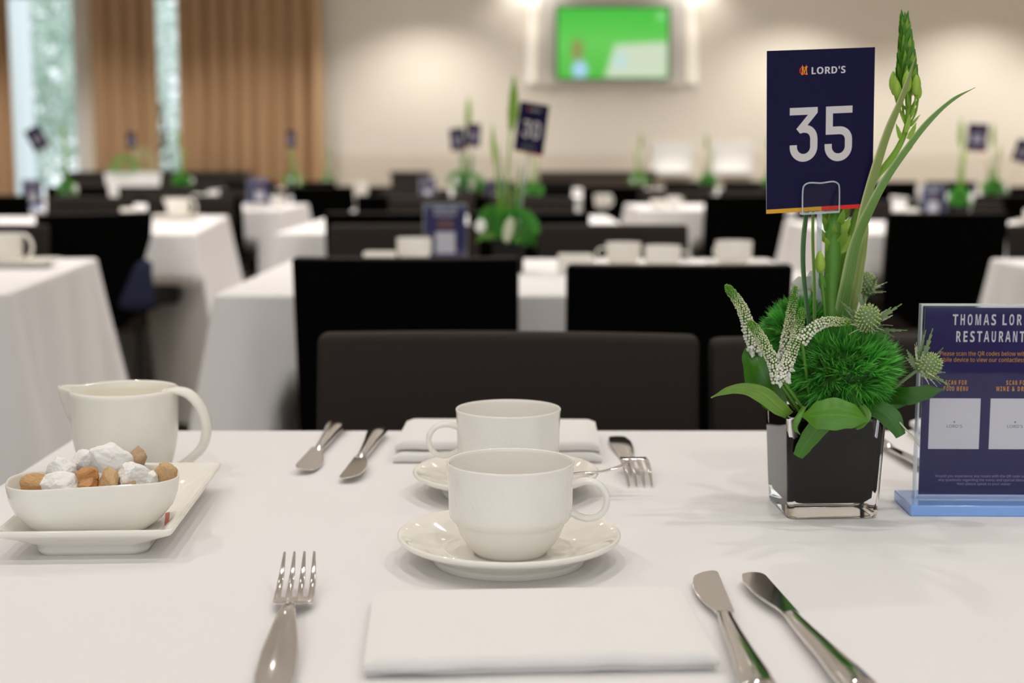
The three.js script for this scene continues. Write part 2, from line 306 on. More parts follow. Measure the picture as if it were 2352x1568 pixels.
// television on a white surround panel between two wall sconces
{
  const tvTex = canvasTex(640, 400, (g, w, h) => {
    const gr = g.createLinearGradient(0, 0, 0, h); gr.addColorStop(0, '#3fb839'); gr.addColorStop(0.5, '#62c653'); gr.addColorStop(1, '#4fb53c');
    g.fillStyle = gr; g.fillRect(0, 0, w, h);
    g.filter = 'blur(12px)';
    g.fillStyle = '#c9d6bd'; g.beginPath(); g.moveTo(330, 205); g.lineTo(640, 190); g.lineTo(640, 400); g.lineTo(270, 400); g.closePath(); g.fill();
    g.fillStyle = '#b7d8d6'; g.fillRect(335, 260, 60, 80);
    g.fillStyle = '#8f8a50'; g.beginPath(); g.ellipse(115, 240, 34, 66, 0, 0, 7); g.fill();
    g.fillStyle = '#a8cdf2'; g.beginPath(); g.ellipse(130, 350, 46, 52, 0, 0, 7); g.fill();
    g.fillStyle = '#9fdc9f'; g.fillRect(575, 25, 40, 42);
    g.filter = 'none';
  });
  const t = thing('television', 'flat television showing a green sports field, mounted on the cream wall', 'television', [1.034, 2.195, BACK + 0.13]);
  part('frame', merge([box(1.17, 0.742, 0.04, 0, 0, 0)]), mat.black, t);
  part('screen', new THREE.PlaneGeometry(1.135, 0.71).translate(0, 0, 0.0215), new THREE.MeshStandardMaterial({ color: 0x020202, roughness: 0.4, emissive: 0xffffff, emissiveMap: tvTex, emissiveIntensity: 1.0 }), t);
  const l = new THREE.RectAreaLight(new THREE.Color(0.3, 0.75, 0.25), 0.25, 1.1, 0.68); l.name = 'television_light'; l.position.set(1.034, 2.195, BACK + 0.16); l.lookAt(1.034, 2.195, 0); scene.add(l);
  part('wall_bracket', box(0.4, 0.4, 0.045, 0, 0, -0.0425), mat.black, t);
  struct('trim_2', box(1.52, 1.2, 0.065, 1.034, 2.38, BACK + 0.0325), mat.wallWhite, 'white wall panel behind the television');
  const shade = new THREE.CylinderGeometry(0.055, 0.055, 0.78, 20, 1, false, -Math.PI / 2, Math.PI);
  [[0.2, 'pale half-round wall sconce beside the television, on the curtain side'], [1.868, 'pale half-round wall sconce beside the television, behind the number card side']].forEach(([x, label]) => {
    const s = thing('wall_sconce', label, 'wall light', [x, 2.19, BACK + 0.005]);
    part('shade', shade, new THREE.MeshStandardMaterial({ color: new THREE.Color(0.8, 0.76, 0.7), roughness: 0.6, emissive: new THREE.Color(1, 0.9, 0.78), emissiveIntensity: 0.35, side: THREE.DoubleSide }), s);
    part('end_cap', new THREE.CylinderGeometry(0.055, 0.055, 0.012, 20, 1, false, -Math.PI / 2, Math.PI).translate(0, -0.396, 0), mat.wallWhite, s);
    const l = new THREE.PointLight(new THREE.Color(1, 0.9, 0.78), 0.02); l.name = 'wall_sconce_lamp'; l.position.set(x, 2.35, BACK + 0.16); l.shadow.radius = 3; l.castShadow = true; scene.add(l);
  });
  [[1.67, 'pale square wall light glowing at its base, below the television'], [2.30, 'pale square wall light glowing at its base, just beside the number card']].forEach(([x, label], i) => {
    const s = thing('wall_light', label, 'wall light', [x, 0.86, BACK]);
    part('back_panel', box(0.42, 0.32, 0.02, 0, 0.17, 0.012), mat.white, s);
    part('tray', merge([box(0.42, 0.02, 0.14, 0, 0.0, 0.08), box(0.42, 0.05, 0.01, 0, 0.015, 0.15)]), mat.white, s);
    part('lamp', new THREE.CapsuleGeometry(0.018, 0.2, 4, 10).rotateZ(Math.PI / 2).translate(0, 0.045, 0.07), new THREE.MeshStandardMaterial({ color: 0x111111, emissive: new THREE.Color(1, 0.94, 0.86), emissiveIntensity: 1.2 }), s);
    const l = new THREE.PointLight(new THREE.Color(1, 0.93, 0.85), 0.035); l.name = 'wall_light_lamp'; l.position.set(x, 0.905, BACK + 0.07); l.shadow.radius = 1; scene.add(l);
  });
  // serving counters along the back wall
  [[-4.46, -2.66, 'long dark sideboard standing under the brown curtains', mat.darkWood], [-1.20, -0.83, 'short dark cabinet standing alone against the cream wall', mat.darkWood], [0.27, 1.42, 'dark brown sideboard against the wall under the television', mat.brownWood]].forEach(([a, b, label, m]) => {
    const s = thing('sideboard', label, 'sideboard', [(a + b) / 2, 0, BACK + 0.6]), w = b - a, n = Math.max(1, Math.round(w / 0.45));
    part('carcass', box(w, 0.84, 0.4, 0, 0.44, 0), m, s); part('top', box(w + 0.03, 0.035, 0.44, 0, 0.8775, 0), m, s);
    for (let i = 0; i < n; i++) { const d = part('door', box(w / n - 0.012, 0.78, 0.02, -w / 2 + (i + 0.5) * w / n, 0.44, 0.21), m, s); part('handle', box(0.012, 0.14, 0.02, -w / 2 + (i + 0.85) * w / n, 0.6, 0.23), mat.steel, d); }
    part('plinth', box(w - 0.04, 0.02, 0.36, 0, 0.01, 0), mat.black, s);
  });
}

// ---------------------------------------------------------------- tablecloths
// local: top at y = 0, centred; dents = [side, from, to] where a chair seat pushes the hanging cloth in
function clothGeo(w, d, drop, s, dents = [], r = 0.014) {
  const n = 76, hx = w / 2, hz = d / 2, loop = [];
  const sides = [[-hx, hz, 1, 0, 0, 1], [hx, hz, 0, -1, 1, 0], [hx, -hz, -1, 0, 0, -1], [-hx, -hz, 0, 1, -1, 0]];
  sides.forEach(([x, z, dx, dz, nx, nz], q) => {
    const len = dx ? w : d;
    for (let i = 0; i < n; i++) {
      const u = i / n * len, e = Math.min(u, len - u), px = x + dx * u, pz = z + dz * u;
      let N = V(nx, 0, nz); const [, , , , ax, az] = sides[(q + (u < len / 2 ? 3 : 1)) % 4];
      if (e < 0.07) N.lerp(V(ax, 0, az), 0.5 * (1 - smooth(e, 0, 0.07))).normalize();
      const cx = clamp(px, -hx + r, hx - r), cz = clamp(pz, -hz + r, hz - r), o = V(px - cx, 0, pz - cz); if (o.length() > r) o.setLength(r);
      loop.push({ p: V(cx + o.x, 0, cz + o.z), N, e, u, q, len });
    }
  });
  const pos = [], idx = [], uv = [], rows = 20, L = loop.length;
  const push = (v) => { pos.push(v.x, v.y, v.z); uv.push(v.x + v.y * 0.7, v.z + v.y * 0.7); };
  const ro = 0.008;
  for (let j = 0; j < rows; j++) for (const k of loop) {
    if (j < 4) { const a = j / 3 * Math.PI / 2; push(k.p.clone().addScaledVector(k.N, -ro + ro * Math.sin(a)).add(V(0, -ro + ro * Math.cos(a), 0))); continue; }
    const t = (j - 3) / (rows - 4), y = -ro - t * (drop - ro), corner = Math.exp(-((k.e / 0.12) ** 2));
    const fold = (0.5 + 0.5 * Math.sin(k.u * 19 + s * 3 + k.q * 2 + 2 * noise.noise(k.u * 2, s, k.q))) * 0.045 + 0.03 * noise.noise(k.u * 5, s + t, k.q * 3) + 0.02;
    let out = t * fold * smooth(k.e, 0, 0.25) + t * (0.14 * corner + 0.03 * Math.sin(k.e * 40) * Math.exp(-k.e * 5));
    for (const [q, a, b] of dents) if (q === k.q) { const c = q === 0 ? k.p.x : q === 2 ? k.p.x : k.p.z; out -= 0.40 * smooth(c, a - 0.05, a + 0.01) * (1 - smooth(c, b - 0.01, b + 0.05)) * smooth(-y, 0.18, 0.27); }
    push(k.p.clone().addScaledVector(k.N, out).add(V(0, y, 0)));
  }
  for (let j = 0; j + 1 < rows; j++) for (let i = 0; i < L; i++) { const a = j * L + i, b = j * L + (i + 1) % L; idx.push(a, a + L, b, b, a + L, b + L); }
  const o = pos.length / 3; push(V(0, 0, 0));
  for (let i = 0; i < L; i++) idx.push(o, i, (i + 1) % L);
  return geo(pos, idx, uv);
}
const TY = 0.75;
function cloth(x0, x1, near, label, s, dents = [], group, dep = 1.045) {
  const w = x1 - x0;
  return single('tablecloth', clothGeo(w, dep, 0.715, s, dents.map(([q, c]) => [q, c - 0.225 - (x0 + x1) / 2, c + 0.225 - (x0 + x1) / 2])), mat.cloth, label, 'tablecloth', [(x0 + x1) / 2, TY, -(near + dep / 2)], 0, group);
}
const NEAR = [0.36, 2.83, 5.2, 7.6, 10.0, 12.2];
const creaseTex = canvasTex(1024, 1024, (g, w) => {
  g.fillStyle = '#808080'; g.fillRect(0, 0, w, w);
  g.filter = 'blur(2px)';
  for (const [a, b, c, d, k] of [[0, 250, 420, 345, 0.5], [600, 560, 1024, 640, 0.5], [560, 700, 1024, 610, 0.35], [700, 480, 1024, 455, 0.35], [200, 0, 240, 1024, 0.3], [640, 0, 655, 1024, 0.4], [0, 620, 1024, 600, 0.35], [650, 800, 1000, 900, 0.3]]) { g.strokeStyle = `rgba(255,255,255,${k})`; g.lineWidth = 5; g.beginPath(); g.moveTo(a, b); g.lineTo(c, d); g.stroke(); g.strokeStyle = `rgba(0,0,0,${k})`; g.beginPath(); g.moveTo(a, b + 6); g.lineTo(c, d + 6); g.stroke(); }
  g.filter = 'none';
}, false);
{
  const t0 = cloth(-0.43, 0.87, NEAR[0], 'smooth white tablecloth in front, under the place settings and the flower vase', 1, [[2, -0.015], [2, 0.43]]);
  t0.material = mat.cloth.clone(); t0.material.bumpMap = creaseTex; t0.material.bumpScale = 0.0007;
}
cloth(-0.60, 0.70, NEAR[1], 'white tablecloth of the second table, behind the pair of black chair backs', 2, [[0, -0.2], [0, 0.315], [2, -0.31], [2, 0.29]]);
{
  const l1 = cloth(-2.33, -1.045, NEAR[1], 'white tablecloth with long folds behind the milk jug, a lone cup on its corner', 3, [[2, -1.545]]);
  l1.rotation.y = 0.11; l1.position.set(-1.716, TY, -3.309);
}
cloth(1.30, 2.58, NEAR[1], 'white tablecloth corner peeking out over the upright menu sign', 4, [[2, 1.62]]);
cloth(-0.87, 0.46, NEAR[2], 'white tablecloth with a slanting hem between the cup table and the black chairs', 5, [[0, -0.45], [0, 0.06], [2, -0.4], [2, 0.1]], null, 1.7);
{
  const l2 = cloth(-2.575, -1.30, NEAR[2], 'white tablecloth carrying a jug and a small round dish, beyond the black chair', 6, [[0, -1.62], [0, -1.48], [2, -1.6], [2, -2.1]], null, 1.7);
  l2.rotation.y = 0.125; l2.position.set(-1.888, TY, -5.934);
}
cloth(1.19, 2.47, NEAR[2], 'white tablecloth seen through the flower stems below the number card', 7, [[0, 1.54], [2, 1.5], [2, 2.0]]);
cloth(-2.85, -1.23, NEAR[3], 'small corner of white tablecloth with cups in front of the wide curtain', 8, [[0, -1.63], [0, -2.15], [2, -1.6], [2, -2.2]]);
cloth(-0.86, 0.36, NEAR[3], 'white tablecloth mostly hidden behind dark chairs and the blurred green bouquets', 9, [[0, -0.6], [0, -0.1], [2, -0.6], [2, -0.1]]);
cloth(0.68, 1.80, NEAR[3], 'white tablecloth in the gap between dark chairs under the television', 10, [[0, 1.22], [2, 1.0], [2, 1.5]]);
cloth(1.98, 3.26, NEAR[3], 'white tablecloth far back beside the paired small number cards', 11, [[0, 2.5]]);
const ROW5 = [-3.0, -2.5, -1.3, -0.8, 0.2, 0.7, 1.9, 2.4, 3.6, 4.1], ROW6 = [-2.2, -1.7, -0.2, 0.3, 1.5, 2.0, 3.2, 3.7], under = (l, x) => l.filter((c) => c > x && c < x + 1.28).map((c) => [0, c]);
[-3.46, -1.72, -0.2, 1.5, 3.2].forEach((x, i) => cloth(x, x + 1.28, NEAR[4], `white tablecloth in the fifth row behind dark chairs, ${['first', 'second', 'third', 'fourth', 'fifth'][i]} from the window gaps`, 20 + x, under(ROW5, x), 'tablecloths in the far rows'));
[-2.6, -0.6, 1.1, 2.8].forEach((x, i) => cloth(x, x + 1.28, NEAR[5], `white tablecloth in the last row before the wall, ${['first', 'second', 'third', 'fourth'][i]} from the window gaps`, 40 + x, under(ROW6, x), 'tablecloths in the last row'));

// ---------------------------------------------------------------- chairs
const NTH = ['first', 'second', 'third', 'fourth', 'fifth', 'sixth', 'seventh', 'eighth', 'ninth', 'tenth'];
function makeChair(label) {
  const t = thing('dining_chair', label, 'chair');
  part('seat', roundedBox(0.43, 0.07, 0.43, 0.02, 4).translate(0, 0.435, 0), mat.leather, t);
  const lean = (q) => { q.z += -0.022 * (1 - (q.x / 0.215) ** 2) - (q.y + 0.21) * 0.16; };
  part('backrest', roundedBox(0.43, 0.42, 0.03, 0.011, 14, lean).translate(0, 0.622, -0.175), mat.leather, t);
  const back = part('back_panel', roundedBox(0.428, 0.417, 0.012, 0.005, 14, lean).translate(0, 0.6205, -0.1915), mat.leatherBlack, t); back.userData.label = 'plain black rear face of the backrest';
  for (const [x, z] of [[-0.19, 0.19], [0.19, 0.19], [-0.19, -0.18], [0.19, -0.18]]) part('leg', taper([V(x, 0, z + (z < 0 ? -0.03 : 0)), V(x, 0.2, z), V(x, 0.41, z)], [0.013, 0.016, 0.018], 8, 6), mat.blackLeg, t);
  return t;
}
function chair(x, dBack, away, label, group, extra = 0) {
  const z = away ? -(dBack + 0.21) : -(dBack - 0.21), turn = (away ? Math.PI : 0) + extra;
  if (!proto0) { proto0 = makeChair(label); proto0.position.set(x, 0, z); proto0.rotation.y = turn; if (group) proto0.userData.group = group; return proto0; }
  return dup(proto0, label, [x, 0, z], turn, group);
}
chair(-0.017, 1.562, false, 'dark brown chair facing across the front table, directly behind the cups', null, -0.05).scale.y = 0.99;
chair(0.437, 1.557, false, 'dark brown chair facing across the front table, behind the flower vase').scale.y = 0.985;
chair(-0.202, 2.735, true, 'black chair back behind the front table, the one farther from the flower vase').scale.y = 1.004;
chair(0.318, 2.735, true, 'black chair back behind the front table, right behind the white flower spikes').scale.y = 0.988;
chair(-0.31, 4.06, false, 'dark brown chair at the second table, behind the small menu sign and bouquet');
chair(0.29, 4.06, false, 'dark brown chair at the second table, behind the row of stacked cups');
chair(-1.545, 4.06, false, 'dark brown chair at the side table, behind the lone cup by the picture edge');
chair(1.64, 4.06, false, 'dark chair half covered by the upright menu sign, near the corner of cloth');
{
  const c = chair(-1.50, 5.0, true, 'black chair turned sideways beyond the side table with a navy bag on its seat', null, 0.75);
  c.position.x = -1.63; c.position.z = -5.19;
}
chair(-0.45, 5.1, true, 'black chair back in the third row, behind the small menu sign');
chair(0.06, 5.1, true, 'black chair back in the third row, behind the blurred bouquet with the tilted card');
chair(1.545, 5.1, true, 'broad black chair back between the flower stems and the menu sign');
chair(-1.625, 7.5, true, 'black chair back beside the corner of cloth that carries two cups');
chair(1.22, 7.5, true, 'black chair back just before the edge of the big number card');
chair(-2.74, 7.5, true, 'black chair back under the crooked number card, before the window gap');
[-0.6, -0.1].forEach((x, i) => chair(x, 7.5, true, `dark chair back between curtain and blurred bouquets, the one ${i ? 'beside' : 'away from'} the bouquets`, 'dark chairs of the middle table in the fourth row'));
[-0.4, 0.1].forEach((x, i) => chair(x, 7.08, false, `dark chair behind the third row centre table, ${i ? 'nearer to' : 'further from'} the number 30 card`, 'far side chairs of the third row centre table'));
[-1.6, -2.1].forEach((x, i) => chair(x, 7.08, false, `dark chair behind the table with the small round dish, ${i ? 'farther from' : 'nearer to'} that dish`, 'far side chairs of the third row curtain-side table'));
[1.5, 2.0].forEach((x, i) => chair(x, 6.42, false, `dark chair hidden behind the broad black chair back, ${i ? 'farther from' : 'nearer to'} the flower stems`, 'far side chairs of the third row wall-side table'));
[-2.2, -1.6, -0.6, -0.1, 1.0, 1.5].forEach((x, i) => chair(x, 8.83, false, `blurred dark chair on the far side of the fourth row, ${NTH[i]} from the window gaps`, 'far side chairs of the fourth row'));
chair(2.5, 7.5, true, 'dark chair back far off behind the menu sign corner, below the two small cards');
ROW5.forEach((x, i) => chair(x, 9.9, true, `blurred dark chair back in the fifth row, ${NTH[i]} from the window gaps`, 'chairs of the fifth row'));
ROW6.forEach((x, i) => chair(x, 12.1, true, `blurred dark chair back in the last row before the wall, ${NTH[i]} from the window gaps`, 'chairs of the last row'));
{
  const b = thing('shoulder_bag', 'navy bag with a black flap resting on the sideways black chair', 'bag', [-1.385, 0.47, -5.16], 0.5);
  part('body', roundedBox(0.20, 0.2, 0.12, 0.04, 6, (q) => { q.x *= 1 - 0.4 * (q.y + 0.1); }).translate(0, 0.1, 0), std([0.012, 0.014, 0.05], 0.8), b);
  part('flap', roundedBox(0.11, 0.11, 0.05, 0.022, 5).translate(0.11, 0.075, 0.035), std([0.004, 0.004, 0.005], 0.7), b);
  part('strap', new THREE.TorusGeometry(0.07, 0.008, 6, 20, Math.PI).translate(0, 0.18, 0), std([0.008, 0.009, 0.03], 0.7), b);
}
// ---------------------------------------------------------------- crockery
const SAUCER = [[0, 0.004], [0.045, 0.004], [0.048, 0], [0.0512, 0], [0.0525, 0.003], [0.0535, 0.0058], [0.060, 0.0095], [0.070, 0.0136], [0.0742, 0.0158], [0.0754, 0.0176], [0.0748, 0.0192], [0.0728, 0.0193], [0.066, 0.0165], [0.056, 0.0118], [0.049, 0.0088], [0.046, 0.0080], [0.0440, 0.0088], [0.0425, 0.0086], [0.040, 0.0076], [0.030, 0.0072], [0, 0.0070]];
const saucerGeo = lathe(prof(SAUCER, 4), 96);
function makeSaucer(label, [x, z], h = 0) { return single('saucer', saucerGeo, mat.china, label, 'saucer', [x, TY + h, z]); }
const cupOuter = [[0, 0.003], [0.020, 0.003], [0.0215, 0], [0.0243, 0], [0.0252, 0.0018], [0.0300, 0.0072], [0.0340, 0.0136], [0.0362, 0.0195], [0.0370, 0.0215]];
const cupStep = [[0.0376, 0.0220], [0.0392, 0.0235], [0.0408, 0.0258]], cupSide = []; for (let i = 0; i <= 10; i++) cupSide.push([lerp(0.0412, 0.0420, i / 10), lerp(0.028, 0.0585, i / 10)]);
const cupInner = [[0.0425, 0.0610], [0.0425, 0.0621], [0.0419, 0.0626], [0.0411, 0.0621], [0.0405, 0.0600], [0.0401, 0.045], [0.0396, 0.032], [0.0375, 0.0225], [0.033, 0.0135], [0.025, 0.008], [0.012, 0.0055], [0, 0.005]];
const cupProfile = [...cupOuter, ...cupStep, ...cupSide, ...cupInner], vA = 12 / (cupProfile.length - 1), vB = 22 / (cupProfile.length - 1);
const diamondTex = canvasTex(2048, 512, (g, w, h) => {
  g.fillStyle = '#808080'; g.fillRect(0, 0, w, h);
  const y0 = h * (1 - vB), y1 = h * (1 - vA), m = (y0 + y1) / 2, r = (y1 - y0) * 0.42; g.filter = 'blur(1.5px)';
  for (let i = 0; i < 16; i++) for (const [dx, dy, k] of [[0, 0, 1], [64, r * 0.5, 0.7]]) { const x = i * 128 + dx, s = 60; g.fillStyle = `rgba(255,255,255,${0.35 * k})`; g.beginPath(); g.moveTo(x, m + dy - r); g.lineTo(x + s, m + dy); g.lineTo(x, m + dy + r); g.lineTo(x - s, m + dy); g.fill(); g.strokeStyle = `rgba(0,0,0,${0.4 * k})`; g.lineWidth = 2; g.beginPath(); g.moveTo(x, m + dy - r * 0.5); g.lineTo(x + s * 0.5, m + dy); g.lineTo(x, m + dy + r * 0.5); g.lineTo(x - s * 0.5, m + dy); g.closePath(); g.stroke(); }
  g.filter = 'none';
}, false);
const cupMat = mat.chinaCool.clone(); cupMat.bumpMap = diamondTex; cupMat.bumpScale = 0.0006;
const cupGeo = lathe(cupProfile, 96);
const handlePts = []; for (const [x, y] of [[0.0392, 0.0474], [0.0455, 0.0494], [0.0520, 0.0502], [0.0590, 0.0478], [0.0635, 0.0425], [0.0645, 0.0372], [0.0632, 0.0315], [0.0585, 0.0263], [0.0520, 0.0247], [0.0455, 0.0261], [0.0392, 0.0292]]) handlePts.push(V(x, y, 0));
const handleGeo = sweep(handlePts, [0.0038, 0.003, 0.003, 0.0038], [0.0026, 0.0022, 0.0022, 0.0026], V(0, 0, 1), 14, 44);
let cup0;
function cup(label, [x, z], turn, h = 0.0072) {
  if (cup0) return dup(cup0, label, [x, TY + h, z], turn);
  cup0 = thing('coffee_cup', label, 'cup', [x, TY + h, z], turn);
  part('bowl', cupGeo, cupMat, cup0); part('handle', handleGeo, mat.chinaCool, cup0);
  return cup0;
}
makeSaucer('white saucer with a glossy rim in front, nearer to the folded napkin', [-0.002, -0.9365]);
cup('white stacking cup in front with its round handle pointing towards the flower vase', [-0.001, -0.930], -0.12);
makeSaucer('white saucer behind the front cup, with a teaspoon lying on it', [-0.005, -1.132]);
cup('white cup behind the front cup, its handle pointing towards the milk jug', [-0.003, -1.132], Math.PI + 0.12);

// ---------------------------------------------------------------- cutlery
const S = mat.steel;
function fork(name, label, at, turn) {
  const t = thing(name, label, 'fork', at, turn);
  part('handle', sweep([V(0, 0.0035, 0.205), V(0, 0.0045, 0.17), V(0, 0.0085, 0.13), V(0, 0.012, 0.098), V(0, 0.0105, 0.082), V(0, 0.0065, 0.068), V(0, 0.0045, 0.060)], [0.0085, 0.0108, 0.0100, 0.0075, 0.0047, 0.0036, 0.0040, 0.0095, 0.0118], [0.0011, 0.0013, 0.0015, 0.0017, 0.0018, 0.0016, 0.0013, 0.0011, 0.0010], V(1, 0, 0), 14, 60), S, t);
  part('head', roundedBox(0.0236, 0.0020, 0.012, 0.00095, 8, (q) => { q.y += 0.03 * 4 * q.x * q.x; }).translate(0, 0.0040, 0.055), S, t);
  for (let i = 0; i < 4; i++) { const x = -0.0102 + i * 0.0068; part('tine', sweep([V(x, 0.0042, 0.056), V(x, 0.0046, 0.045), V(x * 0.97, 0.0095, 0.022), V(x * 0.92, 0.0190, 0.0)], [0.0022, 0.0022, 0.0018, 0.0008], [0.0010, 0.0010, 0.0009, 0.0006], V(1, 0, 0), 8, 18), S, t); }
  return t;
}
// knife along +z from the tip at 0; flat = lying blade flat
function knife(label, at, turn, roll = 0.12) {
  const t = thing('table_knife', label, 'knife', at, turn);
  const sh = new THREE.Shape(); sh.moveTo(0.0060, -0.083); sh.lineTo(0.0078, -0.008); sh.quadraticCurveTo(0.0080, -0.002, 0.0045, -0.0008); sh.quadraticCurveTo(-0.002, 0.0005, -0.0065, -0.006); sh.bezierCurveTo(-0.0115, -0.02, -0.0115, -0.045, -0.005, -0.070); sh.quadraticCurveTo(-0.0035, -0.078, -0.0035, -0.083); sh.closePath();
  const b = new THREE.ExtrudeGeometry(sh, { depth: 0.0008, bevelEnabled: true, bevelThickness: 0.0004, bevelSize: 0.0006, bevelSegments: 2, curveSegments: 16 }).rotateX(-Math.PI / 2);
  part('blade', b.rotateZ(roll).translate(0, 0.0042, 0), S, t);
  part('handle', sweep([V(0.0012, 0.0042, 0.080), V(0.0005, 0.0046, 0.090), V(0, 0.0048, 0.11), V(0, 0.0056, 0.16), V(0, 0.0058, 0.200), V(0, 0.0056, 0.212)], [0.0052, 0.0046, 0.0048, 0.0056, 0.0072, 0.0094, 0.0098, 0.0050], [0.0014, 0.0032, 0.0036, 0.0040, 0.0044, 0.0048, 0.0044, 0.0022], V(1, 0, 0), 16, 46), S, t);
  return t;
}
fork('dinner_fork', 'steel fork lying in front beside the folded napkin, handle running out of the picture', [-0.1360, TY + 0.0006, -0.886], 0.075);
knife('steel table knife lying in front right next to the folded napkin', [0.1235, TY + 0.001, -0.888], 0.0, 0.16);
knife('steel butter knife lying in front, outer of the two, reflecting green leaves', [0.1530, TY + 0.001, -0.887], 0.105, -0.07);
knife('steel knife across the front table, farther from the far napkin, with dark blade', [-0.1785, TY + 0.001, -1.2], Math.PI * 1 - 0.02, 0.3).position.z = -1.195;
knife('steel knife across the front table, next to the far folded napkin', [-0.1365, TY + 0.001, -1.162], Math.PI - 0.03, -0.1);
knife('steel knife lying partly behind the menu sign holder', [0.3570, TY + 0.001, -1.205], Math.PI + 0.10, 0.2);
{
  const f = fork('dinner_fork', 'steel fork across the front table, tines turned down towards the camera beside the far cup', [0.1060, TY + 0.0203, -1.150], 0), q = (x, y, z, a) => new THREE.Quaternion().setFromAxisAngle(V(x, y, z), a);
  f.quaternion.copy(q(0, 1, 0, Math.PI + 0.02)).multiply(q(1, 0, 0, 0.072)).multiply(q(0, 0, 1, Math.PI));
}
{
  const t = thing('teaspoon', 'steel teaspoon on the far saucer, its handle raised past the saucer rim', 'spoon', [0.010, TY + 0.011, -1.112], 0.10);
  part('handle', sweep([V(0.014, 0.0015, 0), V(0.028, 0.0065, 0), V(0.045, 0.0088, 0), V(0.060, 0.0092, 0), V(0.074, 0.0120, -0.001), V(0.0835, 0.0155, -0.001)], [0.0028, 0.0020, 0.0021, 0.0028, 0.0038, 0.0042], [0.0009, 0.0010, 0.0010, 0.0009, 0.0008, 0.0006], V(0, 0, 1), 12, 40), S, t);
  part('bowl', sweep([V(-0.022, 0.0012, 0), V(-0.012, -0.0005, 0), V(0, -0.0003, 0), V(0.010, 0.0003, 0), V(0.016, 0.0020, 0)], [0.002, 0.0102, 0.0122, 0.0098, 0.0028], [0.0007], V(0, 0, 1), 14, 24), S, t);
}
// ---------------------------------------------------------------- napkins: folded layers with a rounded fold towards -z or +z
function foldGeo(w, d, h, s, wave = 1) {
  const rings = [];
  for (let j = 0; j <= 28; j++) {
    const u = j / 28, x = (u - 0.5) * w, e = Math.min(u, 1 - u) * w, pinch = 1 - 0.35 * Math.exp(-((e / 0.004) ** 2)), ring = [], hh = h * pinch * (1 + 0.1 * wave * noise.noise(u * 4, s, 1));
    const fz = d / 2 + 0.002 * wave * noise.noise(u * 3, s, 5), lift = 0.0012 * wave * Math.max(0, noise.noise(u * 5, s, 8));
    for (let i = 0; i <= 8; i++) { const a = -Math.PI / 2 + i / 8 * Math.PI; ring.push(V(x, hh / 2 + lift + Math.sin(a) * hh / 2, fz - hh / 2 + Math.cos(a) * hh / 2)); }
    for (let i = 1; i < 8; i++) ring.push(V(x, lerp(hh + lift, h * 0.8 * pinch, i / 8) + 0.0007 * noise.noise(u * 5, i * 0.6, s), lerp(fz - hh / 2, -d / 2 + h * 0.4, i / 8)));
    for (let i = 0; i <= 6; i++) { const a = Math.PI / 2 + i / 6 * Math.PI, q = h * 0.8 * pinch; ring.push(V(x, q / 2 + Math.sin(a) * q / 2, -d / 2 + h * 0.4 + Math.cos(a) * q / 2)); }
    for (let i = 1; i < 5; i++) ring.push(V(x, lerp(0, lift, i / 5), lerp(-d / 2 + h * 0.4, fz - hh / 2, i / 5)));
    rings.push(ring);
  }
  return loft(rings);
}
{
  const t = thing('napkin', 'white folded napkin lying in front, with a thick rounded fold at its near edge', 'napkin', [0.0125, TY, -0.782], 0.055);
  part('fold', foldGeo(0.184, 0.122, 0.0035, 2), mat.napkin, t);
  part('fold', foldGeo(0.187, 0.127, 0.0075, 4, 1.4).translate(0, 0.0036, 0.002), mat.napkin, t);
}
function farNapkin(label, x, z) {
  const t = thing('napkin', label, 'napkin', [x, TY, z]);
  part('fold', foldGeo(0.186, 0.13, 0.0095, 6, 1.4), mat.napkin, t);
  part('fold', foldGeo(0.184, 0.126, 0.0092, 9, 1.6).rotateY(-0.02).translate(0.001, 0.0097, -0.003), mat.napkin, t);
  return t;
}
farNapkin('white napkin folded in two thick layers behind the far cup', -0.013, -1.308);
const napFar = farNapkin('white folded napkin mostly hidden behind the upright menu sign', 0.480, -1.308);

